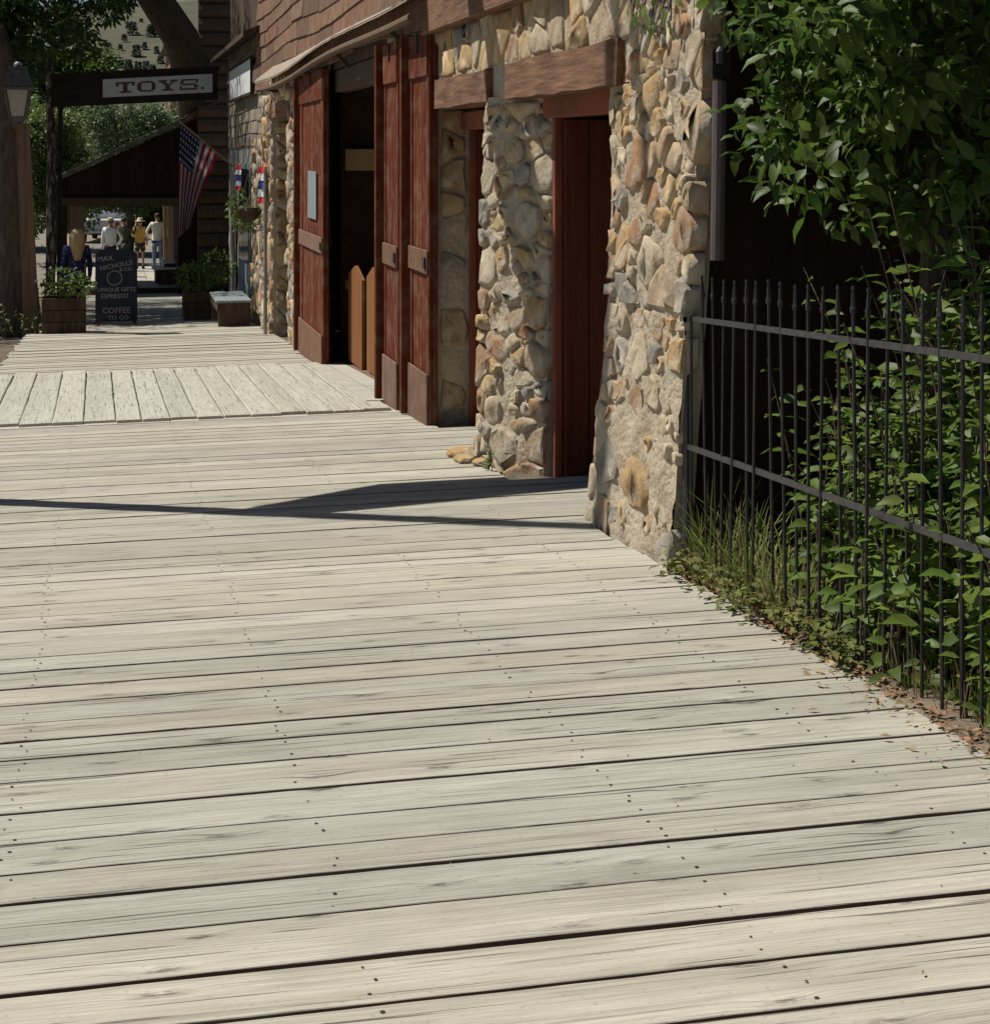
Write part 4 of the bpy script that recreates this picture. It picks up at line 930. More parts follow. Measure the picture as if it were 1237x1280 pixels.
# bunting drops
for (u, v0, v1, yy, lab) in ((329, 208, 254, 25.9, 'red white and blue bunting tied to the pale post by the stone corner'), (300, 206, 238, 29.6, 'small red white and blue bunting by the shop window')):
    p = onX(u, v0, 2.33); q = onX(u, v1, 2.33); bt = thing('bunting', lab, 'bunting', (2.33, p.y, q.z), 'patriotic bunting'); h = p.z - q.z
    segs = [(1, .82, 'bred', .10), (.82, .62, 'bwhite', .13), (.62, .38, 'bblue', .12), (.38, .18, 'bwhite', .10), (.18, 0, 'bred', .12)]
    for a, b, m, wd in segs:
        mb = MB(); pts = []
        for i in range(7):
            yy = -wd * 1.6 + wd * 3.2 * i / 6; pts.append((.03 * math.sin(i * 2.2) - .03 * (i % 2), yy))
        V = [(x, y_, a * h) for x, y_ in pts] + [(x * 1.3 - .01, y_, b * h) for x, y_ in pts]; mb.add(V, [(i, i + 1, i + 8, i + 7) for i in range(6)]); mb.build('fold', m, bt)
p = onX(331, 255, 2.30); mb = MB(); mb.tube([(2.30, p.y, gz(2.3, p.y)), (2.30, p.y, p.z + .5)], .028, 8); tag(mb.build('pale_post', 'plaster'), 'slim pale post standing against the shaded stone corner', 'post')
# hanging basket
p = onX(309, 250, 2.2); hb = thing('hanging_basket', 'dark hanging flower basket on the shaded shop front', 'basket', (2.2, p.y, p.z - .35))
MB().lathe([(.05, 0), (.17, .08), (.23, .22), (.22, .24)], (0, 0, 0), 10).build('pot', 'brownwood', hb)
C, D, Nn, S = leaf_cloud([((0, 0, .3), (.32, .4, .22)), ((0, .1, .05), (.3, .35, .2))], 160, .08); leaves('foliage', C, D, Nn, S, 'leaf2', hb)
mb = MB()
for a in (0, 2.1, 4.2): mb.tube([(.22 * math.cos(a), .22 * math.sin(a), .24), (0, 0, .75), (.25, 0, .8)], .006, 4)
mb.build('chain', 'iron', hb)
# bench and leafy planter by that wall
p = G(322, 408); bn = thing('wooden_bench', 'low dark wooden bench with a worn pale seat against the shaded wall', 'bench', (2.05, 27.6, gz(2.05, 27.6)))
for i in range(3):
    mb = MB(); mb.box((-.30 + i * .19, -.9, .42), (-.12 + i * .19, .9, .46), bev=.006); mb.build('seat_slat', 'bluegrey', bn)
for yy in (-.75, .75):
    mb = MB(); mb.box((-.26, yy - .04, 0), (.24, yy + .04, .418), bev=.006); mb.build('leg', 'brownwood', bn)
mb = MB(); mb.box((-.28, -.85, .28), (-.24, .85, .415), bev=.004); mb.build('apron', 'brownwood', bn)
def planter(name, label, x, y, w_, d, h, m, fol, leafm, leafn, leaf, flowers=0, group=None):
    r = thing(name, label, 'planter', (x, y, gz(x, y)), group); z = 0; k = 3; bh = h / k
    for i in range(k):
        mb = MB()
        for (a, b) in (((-w_ / 2, -d / 2), (w_ / 2, -d / 2 + .035)), ((-w_ / 2, d / 2 - .035), (w_ / 2, d / 2)), ((-w_ / 2, -d / 2 + .036), (-w_ / 2 + .035, d / 2 - .036)), ((w_ / 2 - .035, -d / 2 + .036), (w_ / 2, d / 2 - .036))):
            mb.box((a[0], a[1], i * bh + .004), (b[0], b[1], (i + 1) * bh - .004), bev=.004)
        mb.build('board', m, r)
    MB().box((-w_ / 2 + .04, -d / 2 + .04, .02), (w_ / 2 - .04, d / 2 - .04, h - .05)).build('earth', 'under', r)
    C, D, Nn, S = leaf_cloud(fol, leafn, leaf); stuff(leaves('foliage', C, D, Nn, S, leafm, r))
    if flowers:
        C = []; D = []; Nn = []; S = []
        for _ in range(flowers):
            c, rr = rnd.choice(fol); a = rnd.uniform(0, 6.28); q = (c[0] + rr[0] * .9 * math.cos(a), c[1] + rr[1] * .9 * math.sin(a), c[2] + rr[2] * rnd.uniform(.3, 1))
            for j in range(5): C.append(q); b = j * 1.257; D.append((math.cos(b), math.sin(b) * .4, math.sin(b))); Nn.append((-.3, -1, .5)); S.append(.032)
        stuff(leaves('flowers', C, D, Nn, S, 'petal', r))
    return r
planter('planter_box', 'dark planter with a leafy green bush beside the bench', 1.72, 29.6, .7, 1.0, .5, 'brownwood', [((-.1, -.2, .78), (.4, .45, .28)), ((.25, .2, .9), (.35, .45, .3)), ((-.2, .3, .7), (.3, .4, .22))], 'leaf', 220, .08)
planter('planter_box', 'low brown plank planter with white flowers beside the lamp post', *(lambda p: (p.x, p.y))(G(79, 417) + Vector((0, .35, 0))),   .66, .6, .56, 'brownwood', [((-.15, 0, .68), (.3, .3, .2)), ((.2, 0, .70), (.28, .3, .2)), ((0, .1, .82), (.3, .25, .2))], 'leaf', 200, .06, 7)

# ------------------------------------------------------------------ lamp post
p = G(41, 416); lx, ly = p.x - .02, p.y
lp = thing('street_lamp', 'square brown street lamp post with a big glass carriage lantern', 'street lamp', (lx, ly, gz(lx, ly) - .1)); zb = lp.location.z
zt = onY(30, 146, ly).z - zb; xt = onY(28, 146, ly).x - lx
mb = MB(); hw = .115; mb.hexa([(-hw, -hw, 0), (hw, -hw, 0), (hw, hw, 0), (-hw, hw, 0)] + [(xt - .1, -.1, zt - .1), (xt + .1, -.1, zt - .1), (xt + .1, .1, zt - .1), (xt - .1, .1, zt - .1)]); mb.build('post', 'postwood', lp)
lc = onY(22, 155, ly); ox = lc.x - lx; z0 = lc.z - zb; s = FPX / (ly * math.cos(TH)); 
def frus(mb, c, z0, w0, z1, w1): mb.hexa([(c - w0, -w0, z0), (c + w0, -w0, z0), (c + w0, w0, z0), (c - w0, w0, z0), (c - w1, -w1, z1), (c + w1, -w1, z1), (c + w1, w1, z1), (c - w1, w1, z1)])
hpx = 1 / (FPX / ly)    # metres per photo pixel here
lan = MB(); frus(lan, ox, z0 - 8 * hpx, .05, z0 + 10 * hpx, 8 * hpx); lan.build('lantern_base', 'lampmetal', lp)
gl = MB(); frus(gl, ox, z0 + 10 * hpx, 8 * hpx, z0 + 41 * hpx, 13.5 * hpx); gl.build('lantern_glass', 'lampglass', lp)
fr = MB()
for sx, sy in ((-1, -1), (1, -1), (1, 1), (-1, 1)):
    fr.bar((ox + sx * 8.6 * hpx, sy * 8.6 * hpx, z0 + 8 * hpx), (ox + sx * 14.4 * hpx, sy * 14.4 * hpx, z0 + 42 * hpx), .035)
fr.build('lantern_frame', 'lampmetal', lp)
rf = MB(); frus(rf, ox, z0 + 41 * hpx, 19 * hpx, z0 + 44 * hpx, 19 * hpx); frus(rf, ox, z0 + 44.2 * hpx, 18 * hpx, z0 + 67 * hpx, 10 * hpx); frus(rf, ox, z0 + 67.2 * hpx, 11 * hpx, z0 + 69 * hpx, 11 * hpx); rf.build('lantern_roof', 'lampmetal', lp)
MB().lathe([(4 * hpx, 0), (5.5 * hpx, 2 * hpx), (5 * hpx, 4 * hpx), (1.5 * hpx, 6 * hpx)], (ox, 0, z0 + 69.2 * hpx), 10).build('finial', 'chrome', lp)
# weeds at its foot
wd = thing('roadside_weed', 'pale-leaved weed sprouting at the foot of the lamp post', 'plant', (lx - .12, ly - .25, gz(lx, ly) - .05)); C = []; D = []; Nn = []; S = []; mb = MB()
for i in range(9):
    a = rnd.uniform(-.35, .3); h = rnd.uniform(.25, .6); dx = rnd.uniform(-.22, .12); mb.tube([(a, 0, 0), (a + dx, 0, h)], .006, 4)
    for j in range(9):
        t = .2 + .8 * j / 9; b = rnd.uniform(0, 6.28); C.append((a + dx * t, 0, h * t)); D.append((math.cos(b), math.sin(b), .5)); Nn.append((-.7, rnd.uniform(-.5, .5), .8)); S.append(rnd.uniform(.07, .12))
mb.build('stems', 'leafyellow', wd); leaves('foliage', C, D, Nn, S, 'leafyellow', wd, SLIM_V, SLIM_F)

# ------------------------------------------------------------------ TOYS sign across the walk
SY = 34.6
sg = thing('overhead_sign', 'long dark overhead signboard with a white panel reading TOYS. across the boardwalk', 'sign', onY(66, 100, SY)); L0 = sg.location
def sp(u, v, dy=0.0): q = onY(u, v, SY + dy); return q - L0
mb = MB(); mb.hexa([sp(64, 134, -.06), sp(272, 124, -.06), sp(272, 124, .06), sp(64, 134, .06), sp(64, 95, -.06), sp(272, 85, -.06), sp(272, 85, .06), sp(64, 95, .06)]); mb.build('board', 'signdark', sg)
mb = MB(); mb.hexa([sp(62, 97, -.10), sp(274, 87, -.10), sp(274, 87, .10), sp(62, 97, .10), sp(62, 92, -.10), sp(274, 82, -.10), sp(274, 82, .10), sp(62, 92, .10)]); mb.build('top_rail', 'signdark', sg)
mb = MB(); mb.hexa([sp(128, 121.5, -.075), sp(265, 115, -.075), sp(265, 115, -.062), sp(128, 121.5, -.062), sp(128, 99, -.075), sp(265, 92, -.075), sp(265, 92, -.062), sp(128, 99, -.062)]); mb.build('panel', 'signwhite', sg)
def letter(strokes, u0, wpx, h0=0.0):
    """strokes: polygons in a 0..1 x 0..1 box (x right, y up)"""
    mb = MB()
    for poly in strokes:
        def tr(x, y, dy):
            u = u0 + wpx * x; vb = 119.0 - (u - 128) * .0475; return sp(u, vb - 4 - 13.5 * y + 2, dy)
        mb.extrude(poly, lambda x, y: tr(x, y, -.083), lambda x, y: tr(x, y, -.077))
    mb.build('letter', 'letter', sg)
rc = lambda a, b, c, d: [(a, b), (c, b), (c, d), (a, d)]
letter([rc(.38, .16, .62, .84), rc(0, .84, 1, 1), rc(0, .62, .16, .838), rc(.84, .62, 1, .838), rc(.2, 0, .8, .158)], 144, 24)
letter([[(.2, 0), (.8, 0), (.72, .16), (.28, .16)], [(.2, 1), (.28, .84), (.72, .84), (.8, 1)], [(0, .25), (.18, .02), (.27, .17), (.22, .3), (.22, .7), (.27, .83), (.18, .98), (0, .75)], [(1, .25), (1, .75), (.82, .98), (.73, .83), (.78, .7), (.78, .3), (.73, .17), (.82, .02)]], 171, 23)
letter([rc(.38, .16, .62, .5), [(.38, .51), (.62, .51), (.36, .84), (.1, .84)], [(.5, .56), (.63, .52), (.9, .84), (.74, .84)], rc(0, .845, .46, 1), rc(.62, .845, 1, 1), rc(.2, 0, .8, .158)], 197, 24)
letter([rc(.08, .86, .86, 1), rc(.88, .64, 1, 1), [(0, .6), (.08, .855), (.24, .85), (.2, .64)], [(0, .58), (.18, .44), (.86, .44), (.9, .58)], [(.78, .18), (1, .2), (1, .43), (.8, .43)], rc(.14, 0, .96, .15), rc(0, 0, .12, .36)], 224, 23)
letter([rc(0, 0, 1, .22)], 251, 3.5)
mb = MB(); q = G(62, 393); bx = onY(62, 100, SY).x; mb.tube([(bx, SY + .12, gz(bx, SY) - .3), (bx + .02, SY + .12, 1.2), (bx - .02, SY + .12, onY(62, 62, SY).z)], [.1, .09, .075], 9)
o = mb.build('sign_pole', 'peel', None, True); tag(o, 'slim peeling grey pole carrying the street end of the overhead sign', 'pole')
o2 = MB().bar((bx + .2, SY + .14, onY(80, 120, SY).z), (bx + .17, SY + .14, gz(bx, SY)), .09).build('inner_post', 'signdark', sg); o2.location = -L0 if False else (0, 0, 0)
o2.data.transform(Matrix.Translation(-L0))

# ------------------------------------------------------------------ flag
fl = thing('flag', 'striped and starred flag hanging limp from an angled staff on the shaded wall', 'flag', onY(290, 207, 32.0)); L0 = fl.location
def fp(u, v, y): return onY(u, v, y) - L0
mb = MB(); mb.tube([fp(291, 208, 32.0), fp(223, 151, 31.4)], .018, 6); mb.build('staff', 'palewood', fl)
def flag_mat():
    m = bpy.data.materials.new('flag_cloth'); m.use_nodes = True; t = m.node_tree; N = t.nodes; L = t.links; b = N['Principled BSDF']; b.inputs['Roughness'].default_value = .9
    uv = N.new('ShaderNodeUVMap'); sx = N.new('ShaderNodeSeparateXYZ'); L.new(uv.outputs[0], sx.inputs[0])
    def mth(op, a, c):
        q = N.new('ShaderNodeMath'); q.operation = op
        for i, v in ((0, a), (1, c)):
            if isinstance(v, (int, float)): q.inputs[i].default_value = v
            else: L.new(v, q.inputs[i])
        return q.outputs[0]
    def mx(f, a, c):
        q = N.new('ShaderNodeMixRGB'); L.new(f, q.inputs[0])
        for i, v in ((1, a), (2, c)):
            if isinstance(v, tuple): q.inputs[i].default_value = (*v, 1)
            else: L.new(v, q.inputs[i])
        return q.outputs[0]
    st = mth('GREATER_THAN', mth('FRACT', mth('MULTIPLY', sx.outputs[1], 6.5), 0), .5)
    c = mx(st, (.20, .010, .016), (.30, .31, .34))  # stripes and canton dulled to carry the tree shade
    can = mth('MULTIPLY', mth('LESS_THAN', sx.outputs[0], .40), mth('LESS_THAN', sx.outputs[1], .538))
    a = mth('SUBTRACT', mth('FRACT', mth('MULTIPLY', sx.outputs[0], 15), 0), .5); d = mth('SUBTRACT', mth('FRACT', mth('MULTIPLY', sx.outputs[1], 13), 0), .5)
    dot = mth('LESS_THAN', mth('ADD', mth('MULTIPLY', a, a), mth('MULTIPLY', d, d)), .075)
    cc = mx(dot, (.008, .010, .04), (.28, .29, .32)); c = mx(can, c, cc); L.new(c, b.inputs['Base Color'])
    tr = N.new('ShaderNodeBsdfTranslucent'); L.new(c, tr.inputs[0]); ms = N.new('ShaderNodeMixShader'); ms.inputs[0].default_value = .3
    L.new(b.outputs[0], ms.inputs[1]); L.new(tr.outputs[0], ms.inputs[2]); L.new(ms.outputs[0], N['Material Output'].inputs[0])
    return m
na, nbb = 26, 40; V = []; UV = []
for j in range(nbb + 1):
    t = j / nbb
    for i in range(na + 1):
        s = i / na
        u0, v0 = 225 + (272 - 225) * s, 154 + (193 - 154) * s
        u1, v1 = 222 + 16 * s, 298 - 16 * s
        ub, vb = 222 + 26 * s, 205 + 38 * s            # control point keeps the cloth falling
        k = t; u = u0 * (1 - k) ** 2 + 2 * ub * k * (1 - k) + u1 * k * k; v = v0 * (1 - k) ** 2 + 2 * vb * k * (1 - k) + v1 * k * k
        y = 31.4 + .6 * s * .7 + .10 * t * math.sin(s * 14 + t * 3)
        V.append(fp(u, v, y)); UV.append((t, s))
F = [(j * (na + 1) + i, j * (na + 1) + i + 1, (j + 1) * (na + 1) + i + 1, (j + 1) * (na + 1) + i) for j in range(nbb) for i in range(na)]
o = mesh('cloth', V, F, flag_mat(), fl, True); ul = o.data.uv_layers.new(name='UVMap')
for lp_ in o.data.loops: ul.data[lp_.index].uv = UV[lp_.vertex_index]

# ------------------------------------------------------------------ chalk sandwich board
p = G(145, 406); sb = thing('sandwich_board', 'black chalk sandwich board lettered in white, standing on the shaded planks', 'sign board', (p.x, p.y, gz(p.x, p.y))); wpx = p.y / FPX * 1.02
hw = 24.5 * wpx; ht = 90 * wpx; tilt = Matrix.Rotation(R_(-7), 4, 'X')
def panel(rot, y):
    poly = [(-hw, .06), (hw, .06), (hw, ht - .08), (hw - .06, ht - .015), (hw * .5, ht), (-hw * .5, ht), (-hw + .06, ht - .015), (-hw, ht - .08)]
    mb = MB(); mb.extrude(poly, lambda a, b: (a, y - .012, b), lambda a, b: (a, y + .012, b)); mb.v = [rot @ v for v in mb.v]; return mb
f1 = panel(tilt, 0).build('front_panel', 'black', sb); b1 = panel(Matrix.Translation((0, .30, 0)) @ Matrix.Rotation(R_(7), 4, 'X'), 0).build('back_panel', 'black', sb)
for sx in (-1, 1):
    mb = MB(); mb.box((sx * (hw - .05) - .03, -.015, 0), (sx * (hw - .05) + .03, .015, .058)); mb.build('foot', 'brownwood', sb)
def chalk(txt, x, z, size, rz=0.0, m='chalk'):
    mt = tilt @ Matrix.Translation((x, -.016, z)) @ Matrix.Rotation(R_(90), 4, 'X') @ Matrix.Rotation(R_(rz), 4, 'Z')
    stuff(text_mesh(txt, size, m, 'lettering', sb, mt, .0015))
zz = lambda v: (405 - v) * wpx
chalk('MAX', -.18, zz(328.5), .12, 5); chalk('NICHOLLS', .0, zz(336.5), .115, 11); chalk('& CO.', .16, zz(340.5), .085, 4)
ring = MB(); 
for i in range(20):
    a0 = i * math.pi / 10; a1 = a0 + math.pi / 10
    for r0, r1 in ((8.2, 9.0),):
        q = [tilt @ Vector((-.03 + r * wpx * math.cos(a), -.016, zz(349) + r * wpx * math.sin(a))) for a, r in ((a0, r0), (a1, r0), (a1, r1), (a0, r1))]; ring.add(q, [(0, 1, 2, 3)])
ring.build('chalk_ring', 'chalk', sb)
chalk('UNIQUE GIFTS', .0, zz(365), .095); chalk('ESPRESSO', -.03, zz(373), .105); chalk('COFFEE', .0, zz(391), .135, 0, 'chalkpink'); chalk('TO GO', .03, zz(399), .105)

# ------------------------------------------------------------------ far deck, porch and house
dk = bpy.data.objects.new('far_deck', None); col.objects.link(dk); struct(dk)
x = -1.3
while x < 2.6:
    mb = MB(); mb.box((x, 43.9, PLAT - .05), (x + .26, 51.5, PLAT)); mb.build('deck_plank', 'ramp', dk); x += .275
mb = MB(); mb.box((-1.3, 43.86, PLAT - .6), (2.6, 43.898, PLAT - .055)); mb.build('riser', 'brownwood', dk)
b4 = thing('porch_house', 'dark log house with a shed-roofed porch across the far end of the boardwalk', 'house', (3, 43, -2))
PY = 42.6
def pp(u, v, y=PY): return onY(u, v, y)
# boarded porch end, sloping roof, beam, posts
a = pp(72, 250); b = pp(286, 250); c = pp(286, 131); d = pp(72, 226)
n = 16
for i in range(n):
    k0 = i / n; k1 = (i + 1) / n - .0004; x0 = a.x + (b.x - a.x) * k0; x1 = a.x + (b.x - a.x) * k1; zt0 = d.z + (c.z - d.z) * k0; zt1 = d.z + (c.z - d.z) * k1
    mb = MB(); mb.hexa([(x0, PY, a.z), (x1, PY, a.z), (x1, PY + .04, a.z), (x0, PY + .04, a.z), (x0, PY, zt0), (x1, PY, zt1), (x1, PY + .04, zt1), (x0, PY + .04, zt0)]); P_(mb, 'gable_board', 'siding', b4)
r0 = pp(64, 229); r1 = pp(238, 149); r2 = pp(288, 132)
mb = MB(); dx = (r1 - r0).normalized(); nrm = Vector((-dx.z, 0, dx.x)); e_ = r0 + dx * ((r2.x - r0.x) / dx.x)
mb.hexa([r0 + Vector((0, -.25, 0)), e_ + Vector((0, -.25, 0)), e_ + Vector((0, 4.4, 0)), r0 + Vector((0, 4.4, 0))] + [q + nrm * .10 for q in (r0 + Vector((0, -.25, 0)), e_ + Vector((0, -.25, 0)), e_ + Vector((0, 4.4, 0)), r0 + Vector((0, 4.4, 0)))]); rf_ = P_(mb, 'porch_roof', 'roofgrey', b4)
for i in range(22):        # shake butts along the sloping edge
    k = i / 22; q = r0 + (e_ - r0) * k + Vector((0, -.30, 0)) + nrm * .102; mb = MB(); mb.bar(q, q + (e_ - r0) / 22 * .93 + nrm * rnd.uniform(0, .04), .34, .03, nrm); _child(mb.build('shake', 'roofgrey'), rf_)
mb = MB(); mb.bar(pp(70, 252) + Vector((0, -.02, 0)), pp(236, 252) + Vector((0, -.02, 0)), .14, .2); P_(mb, 'porch_beam', 'brownwood', b4)
for (u, wd, m, y) in ((96, .34, 'postwood', PY), (78, .2, 'siding', PY + .1)):
    q = pp(u, 250, y); mb = MB(); mb.box((q.x - wd / 2, y, base_z(q.x, y) - .2), (q.x + wd / 2, y + .2, q.z - .08), bev=.01); P_(mb, 'porch_post', m, b4)
for (u, m, wd) in ((206, 'palewood', .10), (211.5, 'palewood', .08), (217, 'brownwood', .10)):
    q = onY(u, 250, 46.8); mb = MB(); mb.box((q.x - wd / 2, 46.8, PLAT), (q.x + wd / 2, 46.95, q.z + .35), bev=.006); P_(mb, 'porch_post', m, b4)
mb = MB(); mb.box((onY(222, 200, 43.0).x, 43.0, -2.6), (9, 52, 1.0)); P_(mb, 'wall', 'siding', b4)
q = onY(247, 100, 42.2)
for i in range(27):
    z = -2.2 + i * .36; mb = MB(); mb.tube([(q.x, 42.3, z), (8.5, 42.3, z)], .2, 8); P_(mb, 'log', 'postwood' if i > 9 else 'brownwood', b4)
# pale stone end steps
st_ = thing('stone_steps', 'two steps coloured white on lit tops and brown on shaded fronts at the right side of the far deck', 'steps', onY(200, 354, 44.2))
def stp(u0, u1, vb, vt, y0, y1, m): 
    a = onY(u0, vb, y0); b = onY(u1, vt, y0); L0 = st_.location; return MB().box((a.x - L0.x, y0 - L0.y, a.z - L0.z), (b.x - L0.x, y1 - L0.y, b.z - L0.z), bev=.01)
stp(194, 224, 354, 337.5, 44.2, 45.3, 0).build('lower_block', 'brownwood', st_); stp(190, 226, 337.3, 334.5, 44.15, 45.3, 0).build('lower_tread', 'white', st_)  # sunlit tops and shaded fronts are put into the step colours
stp(205, 224, 334.3, 329.5, 44.5, 45.3, 0).build('upper_block', 'brownwood', st_); stp(202, 225, 329.3, 326.5, 44.45, 45.3, 0).build('upper_tread', 'white', st_)

# ------------------------------------------------------------------ people
def skin_mesh(name, pts, edges, rad, m, parent, root=0, sub=1):
    me = bpy.data.meshes.new(name); me.from_pydata(pts, edges, []); o = obj(name, me, parent)
    sk = o.modifiers.new('skin', 'SKIN'); lay = me.skin_vertices[0] if me.skin_vertices else None
    if lay is None:
        bm = bmesh.new(); bm.from_mesh(me); bm.verts.layers.skin.verify(); bm.to_mesh(me); bm.free(); lay = me.skin_vertices[0]
    for i, r in enumerate(rad):
        lay.data[i].radius = (r, r * .82) if isinstance(r, (int, float)) else r
        lay.data[i].use_root = (i == root)
    ss = o.modifiers.new('sub', 'SUBSURF'); ss.levels = sub; ss.render_levels = sub
    dg = bpy.context.evaluated_depsgraph_get(); dg.update(); m2 = bpy.data.meshes.new_from_object(o.evaluated_get(dg)); o.modifiers.clear(); o.data = m2; bpy.data.meshes.remove(me)
    m2.materials.clear(); m2.materials.append(M[m]); m2.shade_smooth(); return o
def person(label, loc, H, rz, top, bottom, hair, arms, legs='stand', hat=None, shorts=False, long_shirt=0.0, group=None, bottom_full=True):
    """x right, -y forward (faces away from us when rz = pi)"""
    r = thing('person', label, 'person', loc, group, rz); h = H
    hip = .52 * h; sho = .815 * h; hx_ = .052 * h; sx_ = .105 * h
    if legs == 'sit': hip = .26 * h; dz = -.26 * h; sho += dz
    else: dz = 0
    P = [(0, 0, hip), (0, .01, hip + .13 * h), (0, .01, sho - .04 * h), (0, 0, sho + .03 * h), (0, -.012 * h, sho + .085 * h), (0, -.012 * h, sho + .145 * h)]; E = [(0, 1), (1, 2), (2, 3), (3, 4), (4, 5)]; Rr = [(.085 * h, .06 * h), (.078 * h, .055 * h), (.092 * h, .06 * h), .034 * h, (.043 * h, .052 * h), (.043 * h, .048 * h)]
    def add(p, par, rr): P.append(p); E.append((par, len(P) - 1)); Rr.append(rr); return len(P) - 1
    for s_, a in ((-1, arms[0]), (1, arms[1])):
        i = add((s_ * sx_, 0, sho), 2, .034 * h)
        e_ = add((s_ * (sx_ + a[0][0] * h), a[0][1] * h, sho + a[0][2] * h), i, .025 * h); w_ = add((s_ * (sx_ + a[1][0] * h), a[1][1] * h, sho + a[1][2] * h), e_, .018 * h); add((s_ * (sx_ + a[2][0] * h), a[2][1] * h, sho + a[2][2] * h), w_, .020 * h)
    lg = []
    for s_ in (-1, 1):
        i = add((s_ * hx_, 0, hip - .04 * h), 0, .055 * h)
        if legs == 'sit': k = add((s_ * .07 * h, -.24 * h, hip - .02 * h), i, .04 * h); f = add((s_ * .07 * h, -.25 * h, .05 * h), k, .024 * h)
        else: k = add((s_ * hx_ * 1.1, -.01 * h, .285 * h), i, .038 * h); f = add((s_ * hx_ * 1.2, .01 * h, .045 * h), k, .024 * h)
        t = add((P[f][0], P[f][1] - .09 * h, .02 * h), f, .022 * h); lg.append((i, k, f, t))
    skin_mesh('body', P, E, Rr, 'skin', r)
    g = 1.22
    def part(name, idx, ed, m, grow=g, extra=None, rr=None):
        pts = [P[i] for i in idx]; rad = [tuple(q * grow for q in (Rr[i] if isinstance(Rr[i], tuple) else (Rr[i], Rr[i] * .9))) for i in idx]
        if extra: pts += extra[0]; rad += extra[1]
        skin_mesh(name, pts, ed, rad, m, r)
    low = (0, 0, hip - (.05 + long_shirt) * h)
    part('shirt', [0, 1, 2, 6, 7, 8, 10, 11, 12], [(0, 1), (1, 2), (2, 3), (3, 4), (4, 5), (2, 6), (6, 7), (7, 8), (0, 9), (2, 10)], top, 1.25, ([low, (0, .006 * h, sho + .012 * h)], [(.10 * h, .075 * h), (.06 * h, .052 * h)]))
    if bottom:
        a, b = lg
        if shorts:
            k1 = Vector(P[a[0]]).lerp(Vector(P[a[1]]), .8); k2 = Vector(P[b[0]]).lerp(Vector(P[b[1]]), .8)
            part('shorts', [0, a[0], b[0]], [(0, 1), (0, 2), (1, 3), (2, 4)], bottom, 1.2, ([tuple(k1), tuple(k2)], [(.055 * h, .055 * h)] * 2))
        else: part('trousers', [0, a[0], a[1], a[2], b[0], b[1], b[2]], [(0, 1), (1, 2), (2, 3), (0, 4), (4, 5), (5, 6)], bottom, 1.22)
        for q in lg:
            mb = MB(); f = Vector(P[q[2]]); mb.box((f.x - .03 * h, f.y - .115 * h, 0), (f.x + .03 * h, f.y + .035 * h, .045 * h), bev=.008); mb.build('shoe', 'cloth_dark', r)
    hc = Vector((0, -.012 * h, sho + .115 * h))
    hd = MB(); hd.lathe([(.02 * h, -.02 * h), (.05 * h, 0), (.055 * h, .03 * h), (.045 * h, .058 * h), (.015 * h, .072 * h)], hc + Vector((0, .008 * h, 0)), 12); hd.build('hair', hair, r, True)
    if hair == 'hairblond':
        hl = MB(); hl.tube([hc + Vector((0, .02 * h, .05 * h)), hc + Vector((0, .045 * h, 0)), hc + Vector((0, .065 * h, -.09 * h)), hc + Vector((0, .075 * h, -.24 * h))], [.06 * h, .078 * h, .08 * h, .035 * h], 10); hl.build('long_hair', hair, r, True)
    fc = MB(); fc.lathe([(.004 * h, -.008 * h), (.006 * h, 0), (.002 * h, .012 * h)], hc + Vector((0, -.058 * h, -.005 * h)), 6); fc.build('nose', 'skin', r, True)
    for s_ in (-1, 1):
        ea = MB(); ea.lathe([(.004 * h, -.012 * h), (.008 * h, 0), (.004 * h, .012 * h)], hc + Vector((s_ * .05 * h, 0, -.005 * h)), 6); ea.build('ear', 'skin', r, True)
        ey_ = MB(); ey_.lathe([(.001 * h, -.004 * h), (.005 * h, 0), (.001 * h, .004 * h)], hc + Vector((s_ * .018 * h, -.05 * h, .006 * h)), 6); ey_.build('eye', 'hairdark', r, True)
    if hat == 'brim':
        mb = MB(); mb.lathe([(.105 * h, .012 * h), (.10 * h, .022 * h), (.06 * h, .03 * h), (.056 * h, .07 * h), (.04 * h, .086 * h), (.01 * h, .088 * h)], hc + Vector((0, 0, .005 * h)), 14); mb.build('sun_hat', 'hat', r, True)
    if hat == 'cap':
        mb = MB(); mb.lathe([(.058 * h, .02 * h), (.059 * h, .04 * h), (.05 * h, .07 * h), (.01 * h, .085 * h)], hc + Vector((0, .004 * h, 0)), 14); mb.box((hc.x - .045 * h, hc.y - .12 * h, hc.z + .018 * h), (hc.x + .045 * h, hc.y - .045 * h, hc.z + .026 * h)); mb.build('cap', 'hat', r)
    return r
down = ((.03, .01, -.17), (.03, -.02, -.31), (.03, -.035, -.36)); hipsA = ((.09, .05, -.15), (.03, -.03, -.27), (.0, -.05, -.29)); raised = ((.05, -.10, -.12), (.03, -.20, .03), (.02, -.23, .07)); fold = ((.05, -.02, -.15), (-.02, -.14, -.18), (-.06, -.17, -.17))
def place(u, vfeet, z): d = ray(u, vfeet); t = (z - CH) / d[2]; return Vector((t * d[0], t * d[1], z))
q = place(196.5, 336.5, PLAT); person('person in white long-sleeved shirt and blue jeans, hands on hips', q, 1.66, math.pi, 'shirtcream', 'jeans', 'hairdark', (hipsA, hipsA))
q = place(174.5, 335.5, PLAT); person('person in a pale sun hat, ochre top and dark shorts standing on the far deck', q, 1.48, math.pi, 'yellow', 'cloth_dark', 'hairdark', (down, fold), hat='brim', shorts=True)
q = place(137.5, 345, PLAT); person('person in a cap and long white shirt seen above the black sandwich board', q, 1.62, math.pi, 'shirtwhite', 'cloth_dark', 'hairdark', (hipsA, down), hat='cap', long_shirt=.10)
